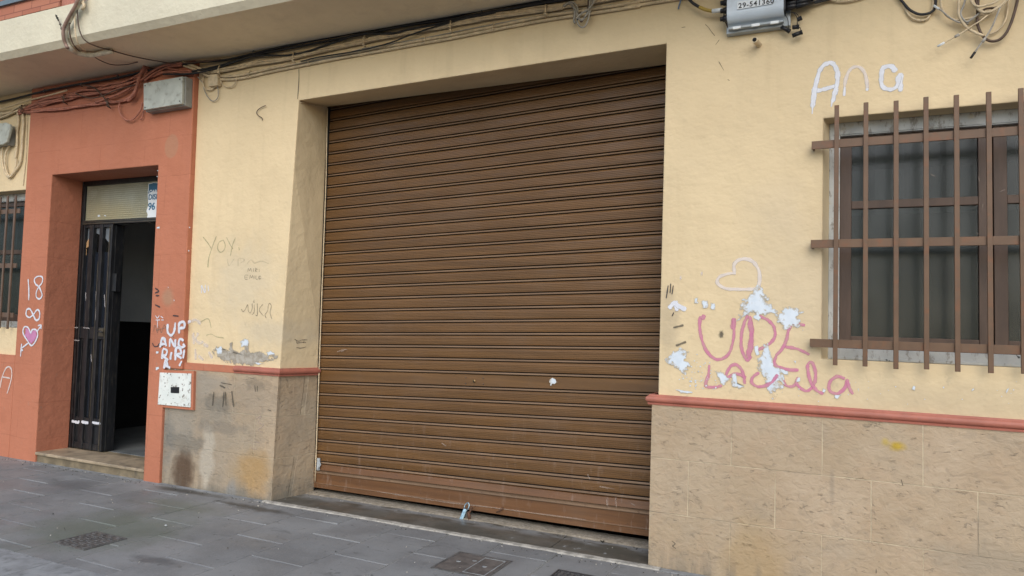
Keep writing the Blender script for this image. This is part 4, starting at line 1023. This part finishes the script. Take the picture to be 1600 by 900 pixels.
def bundle(path,k,rad,r,mat,label,group,off,tw=3.0,end=None,start=None,jit=.5):
    base=[]
    for q in path: base.append(cyoff(q[0],q[1],off))
    if end: base.append(Vector(end))
    if start: base.insert(0,Vector(start))
    c=crom(base,7)
    for j in range(k):
        pts=[]; s=0
        for i,p in enumerate(c):
            if i: s+=(p-c[i-1]).length
            a=s*tw+j*math.tau/k+.5*noise.noise(Vector((s*2,j,0)))
            ra=rad*(.75+jit*noise.noise(Vector((s*3,j*5,2))))
            q=p+Vector((0,.55*math.cos(a)*ra,math.sin(a)*ra))
            pts.append(q)
        m=MB(); m.tube(pts,r*random.uniform(.85,1.15),6); o=m.build('cable',M[mat]); tag(o,label,'cable',group)

# black cables tucked under the balcony
cable([(-40,165),(0,159),(35,151),(70,142),(110,134),(150,127),(190,120),(225,112),(262,104),(300,98),(350,94),(392,85),(470,67),(560,50),(650,34),(700,27),(755,15),(850,0),(900,-10),RX(3.76)],.011,'cab_black','thick black cable running highest, right under the balcony soffit',off=.03,clips=[(397,82,1.1),(474,67,1.1),(563,50,1.1),(669,31,1.1),(754,16,1.1),(70,143,1),(128,133,1),(184,121,1)])
cable([(300,112),(345,102),(392,88),(430,80),(475,71),(560,55),(640,39),(700,31),(760,20),(850,5),(890,-4),RX(3.735)],.010,'cab_black','black cable just beneath the highest one, over the beige bundle','black cables under the soffit',off=.035)
cable([(255,116),(300,115),(340,106),(372,95),(400,87),(425,87),(452,86),(482,80),(505,72),(530,64),(548,57),(570,53),(612,52),(640,46),(672,40),(700,34),(770,20),(860,3),RX(3.72)],.009,'cab_black','black cable dipping in a shallow wave into the beige bundle','black cables under the soffit',off=.045)
cable([(470,96),(500,89),(545,82),(580,75),(612,66),(640,55),(672,44),(700,36),(720,30)],.006,'cab_black','thin black cable slanting across the beige bundle above the shutter',off=.050)
cable([(440,104),(480,97),(520,90),(560,78),(600,70),(650,62),(700,52),(760,40),(840,26),(900,16),(980,4),(1010,-3)],.005,'cab_grey','thin grey cable between the beige bundle and the paired beige cables',off=.018)
# beige bundle
bundle([(330,112),(345,110),(372,105),(400,99),(440,93),(470,86),(505,78),(540,70),(570,64),(600,57),(640,50),(680,43),(720,35),(770,26),(830,16),(880,9),(940,-1)],6,.019,.0088,'cab_beige','beige painted cable twisted in the thick bundle above the shutter','beige cables of the bundle',.028,3.0,end=(3.0,-.03,3.68))
for i,(pt,lab) in enumerate([([(285,97),(300,102),(312,107),(328,115),(345,119),(365,119),(390,115),(420,108),(450,102),(480,96),(520,88),(565,80),(610,72),(665,62),(700,56),(770,42),(850,26),(930,14),(1000,3),(1030,-3)],'upper of the two parallel beige cables running lowest above the shutter'),
     ([(282,101),(298,106),(312,112),(328,120),(345,124),(365,124),(390,120),(420,113),(450,107),(480,101),(520,93),(565,85),(610,77),(665,67),(700,61),(770,47),(850,32),(930,20),(1000,9),(1060,-2)],'lower of the two parallel beige cables running lowest above the shutter')]):
    cable(pt+[RX(3.65-.03*i)],.0115,'cab_beige',lab,off=.014,clips=[(391,118-i,1.6),(484,97,1.6),(565,82,1.6),(666,64,1.6),(772,44,1.6)] if i==1 else [],clipmat='cab_beige')
for (u,v) in ((344,106),(461,89),(571,62),(707,40),(852,18),(995,4)):
    pass
# straps round the bundle
for k,(u,v,h) in enumerate([(345,110,.05),(461,90,.055),(571,65,.055),(706,42,.055),(854,17,.05)]):
    q=cyoff(u,v,.03); m=MB()
    m.tube([q+Vector((0,.03,h*.8)),q+Vector((0,-.02,h*.7)),q+Vector((.004,-.034,0)),q+Vector((0,-.02,-h*.7)),q+Vector((0,.026,-h*.8))],.0055,7)
    m.tube([q+Vector((-.012,-.02,-h*.5)),q+Vector((0,-.03,-h*.65)),q+Vector((.014,-.02,-h*.8))],.006,7)
    tag(m.build('cable_strap',M['cab_beige']),'beige strap holding the thick beige cable bundle to the wall','strap','straps along the beige bundle')
# red painted group
redg='red painted cables above the doorway'
arch=[(222,124),(232,116),(246,107),(258,102),(272,100),(285,99)]
cable([(150,160),(190,145)]+[(u,v) for u,v in arch],.010,'cab_red','upper red painted cable arching up over the large cable box',off=.045)
cable([(226,126),(238,117),(250,110),(262,105),(275,103),(284,102)],.010,'cab_red','lower red painted cable arching up over the large cable box',off=.035)
bundle([(30,176),(50,168),(75,159),(100,152),(130,146),(160,141),(185,134),(205,126),(222,116),(232,108)],6,.032,.0095,'cab_red','red painted cable in the loose bundle above the doorway',redg,.030,2.2,jit=1.2)
bundle([(35,172),(70,158),(110,148),(150,139),(190,130),(235,118),(262,112),(300,114)],4,.026,.0085,'cab_red','red painted cable behind the loose bundle, close to the soffit','red cables close to the soffit',.02,1.5,jit=1.2)
bundle([(40,176),(70,172),(100,170),(130,165),(160,161),(190,158),(203,153),(210,145)],3,.011,.0085,'cab_red','red painted cable of the taped lower bundle above the doorway','red cables of the lower bundle',.028,9)
bundle([(200,156),(207,150),(213,140),(216,128),(220,116),(226,104),(225,97)],4,.017,.0095,'cab_red','red painted cable in the thick bend rising to the soffit left of the cable box','red cables in the rising bend',.06,7)
cable([(187,160),(186,170),(190,181),(199,188),(208,186),(216,178),(221,168),(222,160)],.0065,'cab_red','red cable hanging in a round loop left of the large cable box',off=.03)
cable([(128,133),(145,136),(153,142),(162,152),(167,160),(171,167)],.006,'cab_brown','dark cable crossing down over the red bundle',off=.07)
cable([(118,146),(140,153),(160,150),(175,143),(190,138),(212,132)],.006,'cab_brown','dark cable curving between the red bundle strands',off=.065)
cable([(225,172),(222,184),(219,187)],.006,'cab_red','short red cable end below the large cable box',off=.02)
for (u,v) in ((102,154),(170,160),(36,170)):
    q=cyoff(u,v,.05); m=MB(); m.tube([q+Vector((-.02,.02,.05)),q+Vector((0,-.02,.03)),q+Vector((.012,-.022,0)),q+Vector((0,-.02,-.04)),q+Vector((.015,.02,-.055))],.006,7)
    m.tube([q+Vector((-.03,-.015,.02)),q+Vector((.0,-.03,0)),q+Vector((.03,-.015,-.015))],.006,7)
    tag(m.build('cable_strap',M['cab_brown']),'dark strap tied round the red painted cable bundle','strap','straps round the red bundle')
# left beige group
bundle([(-60,180),(-20,180),(10,177),(28,171),(42,165)],4,.03,.009,'cab_beige','beige painted cable above the left window','beige cables above the left window',.03,2.5,jit=1.2)
cable([(-40,172),(0,170),(25,163),(48,156),(80,148),(105,141)],.008,'cab_beige','beige cable running over the start of the red bundle',off=.06)
cable([(-40,190),(0,184),(18,177),(30,172)],.012,'cab_beige','thick beige cable sloping down behind the grey rounded box',off=.03)
cable([(28,176),(29,190),(27,205),(27,222),(26,236),(24,248)],.012,'cab_beige','left of the two vertical beige cables beside the rounded box',off=.02)
cable([(36,178),(37,192),(36,208),(35,222),(34,240),(31,256),(22,270),(14,278)],.012,'cab_beige','right of the two vertical beige cables beside the rounded box',off=.02)
cable([(5,228),(3,240),(4,255),(8,270),(14,277),(20,272),(24,262),(26,248)],.009,'cab_beige','looping beige cable below the rounded box',off=.025)
cable([(15,226),(9,240),(8,256),(11,270),(16,277)],.010,'cab_beige','thick beige cable bending down from the rounded box',off=.03)
cable([(43,182),(42,210),(41,240),(39,262),(36,290)],.004,'cab_beige','thin beige wire down the edge of the terracotta surround',off=.008)
# wires right of the big box
cable([(318,116),(317,128),(320,137),(327,141),(333,138),(338,134)],.006,'cab_beige','pale wire looping beneath the small beige box',off=.02)
cable([(309,120),(317,130),(319,140),(325,152),(333,158),(340,153),(341,143),(340,135)],.004,'cab_grey','thin grey wire hanging lowest beneath the small beige box',off=.02)
cable([(345,125),(347,131),(355,136),(363,135),(369,127),(370,117)],.005,'cab_beige','wire hanging in a loop right of the small beige box',off=.02)
# drop from the balcony
def fpt(u,v,y): return at(u,v,y)
def soffp(u,v,dz=.02): return atz(u,v,SOF-dz)
cable([fpt(130,-14,-.75),fpt(122,5,-.75),fpt(113,22,-.75),fpt(104,40,-.74),fpt(101,55,-.73),fpt(104,68,-.70),soffp(110,76,.03),soffp(122,83,.03),soffp(145,86,.03),soffp(165,82,.03),soffp(176,80,.02)],.023,'tape','thick pale taped cable hanging over the balcony edge and turning under it')
cable([fpt(126,-14,-.78),fpt(118,8,-.78),fpt(108,26,-.77),fpt(99.5,44,-.76),fpt(99,58,-.75),fpt(103,70,-.72),soffp(106,75,.05)],.014,'cab_brownred','thick brownish cable hanging over the balcony edge beside the taped one')
cable([fpt(125,-8,-.73),fpt(121,14,-.74),fpt(122,35,-.74),fpt(126,52,-.73),fpt(134,64,-.70),soffp(150,72,.02),soffp(172,78,.02),soffp(196,85,.02),soffp(222,91,.02),soffp(250,96,.02),cyoff(275,99,.05),cyoff(310,97,.04),cyoff(345,93,.05)],.0055,'cab_brown','thin dark wire curving from the balcony edge along the soffit')
cable([fpt(123,-8,-.73),fpt(113,22,-.74),fpt(109,36,-.74),fpt(109,52,-.73),fpt(113,66,-.70),soffp(119,75,.03),soffp(124,80,.03)],.0055,'cab_brown','thin dark wire hanging beside the thick taped cable')
cable([fpt(119,5,-.73),fpt(117,25,-.74),fpt(117,42,-.74),fpt(119,58,-.73),soffp(124,72,.03),soffp(133,80,.03)],.006,'cab_beige','pale wire hanging over the balcony edge between two dark wires')
cable([soffp(146,88,.02),soffp(158,95,.03),soffp(175,101,.03),soffp(196,101,.02),soffp(215,97,.01)],.0045,'cab_brown','thin sagging wire below the taped cable on the soffit')
cable([fpt(97.5,48,-.745),fpt(95,41,-.74),fpt(92,33,-.735),fpt(88,26,-.73)],[.002]*0 or .004,'cab_brown','frayed wire end sticking out over the cream balcony front')
m=MB()
for (u,v,s_) in ((88,25,.009),(89.5,28,.011),(91,31,.008),(94,38,.010),(96,45,.008)):
    q=at(u,v,-.735); m.tube([q+Vector((-.010,0,.014)),q,q+Vector((.008,0,-.014))],[.003,s_,.003],7)
tag(m.build('leaf_tuft',M['p_green'] if False else M['litter']),'dry tuft caught on the frayed wire at the balcony front','litter')
m=MB(); q=at(129,11,-.74); m.tube([q+Vector((-.03,0,.05)),q+Vector((.02,0,.02)),q+Vector((.03,-.01,-.01)),q+Vector((.0,0,-.02))],.012,8); m.tube([at(127,-10,-.73),at(130,2,-.74),at(131,10,-.74)],.008,7)
tag(m.build('cable_knot',M['cab_beige']),'knotted pale cable end at the top of the balcony front','cable')
# hanging coil above the shutter
coil='coiled spare cable above the shutter'
cable([(880,10),(887,5),(894,6),(898,14),(898,24),(897,32),(899,36)],.009,'cab_grey','left strand of the coil hanging above the shutter',off=.05)
cable([(889,3),(897,4),(902,12),(903,24),(902,34),(907,42),(914,41),(919,30),(922,16),(925,2),(928,-8)],.006,'cab_grey','longest strand of the coil hanging above the shutter',off=.06)
cable([(893,8),(900,16),(904,28),(910,31),(917,22),(921,12),(922,-4)],.007,'cab_grey','inner strand of the coil hanging above the shutter',off=.07)
cable([(900,30),(905,24),(913,18),(920,14),(927,4),(932,-8)],.007,'cab_grey','slanting strand across the coil hanging above the shutter',off=.08)
cable([(903,22),(908,34),(913,28),(918,18),(919,4),(919,-8)],.005,'cab_brown','dark strand in the coil hanging above the shutter',off=.065)
cable([(1064,-6),(1063,3),(1061,9),(1060,14)],.005,'cab_blue','short blue cable end on the wall left of the silver terminal box',off=.02,name='cable_end')
# into the silver box
cb=cable([(1066,-12),(1074,-4),(1083,5),(1093,11)],.010,'cab_black','black cable with yellow sleeve entering the silver terminal box from the left',off=.06)
m=MB(); m.tube(crom([cyoff(1093,11,.06),cyoff(1102,15,.065),cyoff(1113,17.5,.07)],5),.0112,8); s_=m.build('sleeve',M['cab_yellow']); s_.parent=cb
m=MB(); m.tube([cyoff(1113,17.5,.07),cyoff(1128,15.5,.08)],[.014,.014],10); s_=m.build('plug',M['clipmetal']); s_.parent=cb
cable([(1131,22),(1132,30),(1135,38),(1138,44)],.0035,'cab_brown','thin wire under the black glands of the silver box',off=.05)
cable([(1240,8,.09),(1256,6,.06),(1275,2,.04),(1292,-3,.03),(1320,-12,.03)],.008,'cab_black','upper black cable leaving the silver box to the right')
cable([(1238,11,.09),(1254,9,.06),(1272,5,.04),(1300,-2,.03),(1325,-10,.03)],.006,'cab_black','lower black cable leaving the silver box to the right')
cable([(1285,-6),(1298,0),(1312,2),(1328,1),(1345,-3),(1360,-9)],.006,'cab_beige','pale cable dipping just into view right of the silver box',off=.02)
cable([(1398,-14),(1405,-4),(1413,6),(1421,15),(1432,21),(1442,22.5),(1453,20),(1460,14),(1462,4),(1462,-12)],.0075,'cab_black','black cable hanging in a round loop above the right window',off=.025)
cable([(1404,-12),(1410,3),(1416,17),(1425,28),(1438,32),(1449,29),(1455,18),(1458,6),(1458,-12)],.006,'cab_beige','pale cable hanging in a round loop behind the black one',off=.015)
# tangle above the right window
tg=[([(1498,-10),(1498,4),(1498,20),(1503,33),(1512,44),(1524,51),(1537,56)],.0075,'cab_beige','pale cable bending widest round the left of the tangle',.05),
([(1529,-10),(1528,10),(1527,28),(1528,40),(1534,54),(1542,62),(1552,64.5),(1563,61),(1573,50),(1581,32),(1587,12),(1592,-10)],.0075,'cab_brown','dark brown cable hanging in the lowest loop of the tangle',.035),
([(1575,-8),(1575,10),(1572,28),(1566,40),(1556,49),(1546,54)],.005,'cab_beige','pale thin cable curving down the right side of the tangle',.02),
([(1556,12),(1545,22),(1531,33),(1518,41),(1508,48),(1495,56),(1484,62),(1475,67)],.0045,'cab_beige','cable tail with a pale ferrule pointing down left from the tangle',.06),
([(1564,8),(1560,18),(1556,28),(1550,42),(1543,54),(1537,63),(1530,72),(1523,82)],.0045,'cab_grey','cable tail with a dark end pointing straight down from the tangle',.07),
([(1470,-10),(1470,6),(1473,16),(1480,25),(1492,31),(1508,30),(1524,26),(1541,21),(1556,12)],.006,'cab_beige','pale cable crossing the tangle low from the left',.04),
([(1518,-10),(1520,2),(1526,12),(1536,19),(1548,18),(1560,11),(1572,2),(1580,-8)],.0075,'cab_beige','pale cable in the lower inner curve of the tangle',.07),
([(1514,-10),(1519,4),(1528,10),(1542,8),(1556,3),(1566,-6)],.0065,'cab_beige','pale cable in the upper inner curve of the tangle',.08),
([(1510,-8),(1506,8),(1501,22),(1510,34),(1522,27),(1536,16)],.0055,'cab_grey','grey cable knotted through the middle of the tangle',.055),
([(1523,-10),(1526,6),(1530,20),(1540,14),(1556,12),(1566,8)],.006,'cab_brown','dark cable inside the tangle behind the pale curves',.045),
([(1467,14),(1473,18),(1482,26),(1496,34),(1510,36),(1516,30)],.0045,'cab_grey','grey cable with silver connector at the left of the tangle',.045)]
for pts,r,mt,lb,of in tg: 
    o=cable(pts,r,mt,lb,off=of)
    if 'ferrule' in lb or 'dark end' in lb or 'silver connector' in lb:
        ix=-1 if 'silver' not in lb else 0
        a=cyoff(*pts[ix][:2],of); b=cyoff(*pts[ix-1 if ix else 1][:2],of); d=(a-b).normalized()
        m=MB(); m.tube([a-d*.002,a+d*.035],[.007,.006],8); q=m.build('connector',M['black' if 'dark end' in lb else 'clipmetal']); q.parent=o
        mid_=cyoff(*pts[len(pts)//2+1][:2],of); m=MB(); m.tube([mid_-d*.012,mid_+d*.012],.008,7); q=m.build('collar',M['cab_grey']); q.parent=o
# little wire on the pillar
cable([(415,165),(410,167),(404,171),(401,176),(404,181),(409,184),(410,188)],.0035,'cab_brown','short bent dark wire sticking out of the pillar plaster',off=.015,name='bent_wire')
# caulked pipe at the inner jamb of the shutter, cable across the soffit corner
p0=Vector((-4.075,.02,3.292)); p1=Vector((-4.085,.375,3.355)); p2=Vector((-4.062,.385,2.6)); p3=Vector((-4.03,.385,1.3)); p4=Vector((-4.0,.385,.1))
cable([p0,p0.lerp(p1,.5),p1],.004,'cab_beige','thin beige cable along the upper left corner of the shutter opening')
cable([p1,p1.lerp(p2,.5),p2,p3,p4],.005,'cab_beige','thin beige cable down the left jamb of the shutter')

# ------------------------------------------------------------------ padlock
pl=empty('padlock',(-2.49,.325,.03)); tag(pl,'small shiny padlock hanging at the bottom of the roller shutter','padlock')
a=at(728,795,.34); b=at(721,812,.32)
d=(b-a).normalized(); sd_=Vector((0,1,0)).cross(d).normalized(); 
ctr=(a+b)/2; m=MB()
h=(b-a).length/2
vs=[ctr+d*(sy*h)+sd_*(sx*.015)+Vector((0,1,0))*(sz*.012) for sz in(-1,1) for sx,sy in((-1,-1),(1,-1),(1,1),(-1,1))]
m.add(vs,[(0,1,2,3),(7,6,5,4),(0,4,5,1),(1,5,6,2),(2,6,7,3),(3,7,4,0)]); m.build('body',M['chrome'],pl,bevel=.004)
m=MB(); top=ctr-d*h; m.tube(crom([top+sd_*.016,top+sd_*.016-d*.03,top-d*.047,top-sd_*.016-d*.03,top-sd_*.016],5),.0045,8); m.build('shackle',M['chrome'],pl)
m=MB(); q=at(733,806,.33); m.tube([q+Vector((-.01,0,.03)),q+Vector((.0,0,.0)),q+Vector((.004,0,-.04))],[.009,.014,.010],8); m.tube([q+Vector((0,0,.02)),at(738,792,.36)],.007,7); m.build('hasp',M['rust'],pl)
m=MB(); q=at(782,797,SY-.03); m.tube([q+Vector((.02,0,.02)),q,q+Vector((-.03,-.01,-.02))],[.006,.007,.004],7); m.build('bolt_tail',M['rust'],sh)

# ------------------------------------------------------------------ covers in the pavement
gr=empty('grate_cover',(-4.27,-1.42,0)); tag(gr,'small cast iron cover with raised blocks in the pavement at the far left','manhole cover')
gx0,gx1,gy0,gy1=-4.43,-4.13,-1.565,-1.275
m=MB(); m.box(gx0,gy0,-.004,gx1,gy0+.012,.006); m.box(gx0,gy1-.012,-.004,gx1,gy1,.006); m.box(gx0,gy0+.012,-.004,gx0+.012,gy1-.012,.006); m.box(gx1-.012,gy0+.012,-.004,gx1,gy1-.012,.006)
m.build('frame',M['castiron'],gr)
m=MB(); m.box(gx0+.012,gy0+.012,-.004,gx1-.012,gy1-.012,.0015); m.build('plate',M['covergrey'],gr)
m=MB()
for i in range(7):
    for j in range(6):
        x=gx0+.035+i*.0385; y=gy0+.032+j*.0455+(.012 if i%2 else 0)
        if y<gy1-.03: m.box(x-.013,y-.014,.0016,x+.013,y+.014,.0075)
m.build('raised_blocks',M['castiron'],gr,bevel=.002)
cv=empty('cable_chamber_cover',(-1.98,-.57,0)); tag(cv,'brownish grey square chamber cover with an inset lid in front of the shutter','manhole cover')
x0,x1,y0,y1=-2.17,-1.795,-.76,-.395
m=MB(); m.box(x0,y0,-.004,x1,y0+.014,.005); m.box(x0,y1-.014,-.004,x1,y1,.005); m.box(x0,y0+.014,-.004,x0+.014,y1-.014,.005); m.box(x1-.014,y0+.014,-.004,x1,y1-.014,.005); m.build('frame',M['castiron'],cv)
m=MB(); m.box(x0+.0145,y0+.0145,-.004,x1-.0145,y1-.0145,.0035); m.build('plate',M['covergrey'],cv)
m=MB(); a0,a1,b0,b1=x0+.20,x1-.03,y0+.03,y1-.03
m.box(a0,b0,.0036,a1,b0+.006,.0065); m.box(a0,b1-.006,.0036,a1,b1,.0065); m.box(a0,b0+.006,.0036,a0+.006,b1-.006,.0065); m.box(a1-.006,b0+.006,.0036,a1,b1-.006,.0065); m.build('inset_lid',M['kerb'],cv)
m=MB()
for (x,y) in((x0+.09,y0+.19),(x0+.17,y0+.25),((a0+a1)/2,(b0+b1)/2)): m.tube([(x,y,.0036),(x,y,.0055)],.016,12)
m.build('bosses',M['kerb'],cv)
c3=empty('patterned_cover',(-1.36,-.50,0)); tag(c3,'patterned iron cover at the bottom edge in front of the right pillar','manhole cover')
x0,x1,y0,y1=-1.49,-1.22,-.62,-.40
m=MB(); m.box(x0,y0,-.004,x1,y1,.003); m.build('plate',M['castiron'],c3)
m=MB()
for i in range(8):
    for j in range(7):
        x=x0+.022+i*.032; y=y0+.02+j*.030
        if (i+j)%2: m.box(x-.012,y-.004,.0031,x+.012,y+.004,.007)
        else: m.box(x-.004,y-.012,.0031,x+.004,y+.012,.007)
m.box(x0,y1-.008,.0031,x1,y1,.008); m.box(x0,y0,.0031,x0+.008,y1-.008,.008); m.build('raised_pattern',M['steel'],c3)

# ------------------------------------------------------------------ litter
for k,(u,v,s_,lb) in enumerate([(941,847,.016,'dark dry leaf lying on the threshold below the shutter'),(994,858,.009,'small dark crumb near the right end of the threshold'),(497,771,.016,'dark debris by the lower left corner of the shutter'),(259,822,.010,'pale speck of litter on a paving joint')]):
    q=atz(u,v,.006); m=MB()
    for j in range(5):
        a=random.uniform(0,6.28); r=random.uniform(.5,1.6)*s_
        m.tube([q,q+Vector((math.cos(a)*r,math.sin(a)*r*.7,.004+random.random()*.008))],[s_*.3,s_*.12],6)
    tag(m.build('litter',M['litter'] if k<3 else M['clipmetal']),lb,'litter')

# grit and crumbs gathered along the foot of the walls
m=MB(); random.seed(11)
for k in range(420):
    x=random.uniform(-7.6,1.2); 
    yb=-.085 if not(-4.05<x<-1.05) else random.choice([-.09,.30])
    y=yb-abs(random.gauss(0,.05)) if random.random()<.8 else random.uniform(-1.7,-.1)
    s_=random.uniform(.002,.006); z=.003 if y<-.08 else .006
    a=random.random()*3; vs=[]
    for q in range(5):
        an=a+q*math.tau/5; rr=s_*random.uniform(.6,1.3); vs.append((x+math.cos(an)*rr,y+math.sin(an)*rr,z-.003))
    vs.append((x,y,z+s_*.7)); m.add(vs,[(q,(q+1)%5,5) for q in range(5)],mi=random.choice([0,0,1]))
tag(m.build('grit',[M['litter'],M['mortar_line']]),'dark and pale crumbs scattered over the pavement along the walls','grit',kind='stuff')
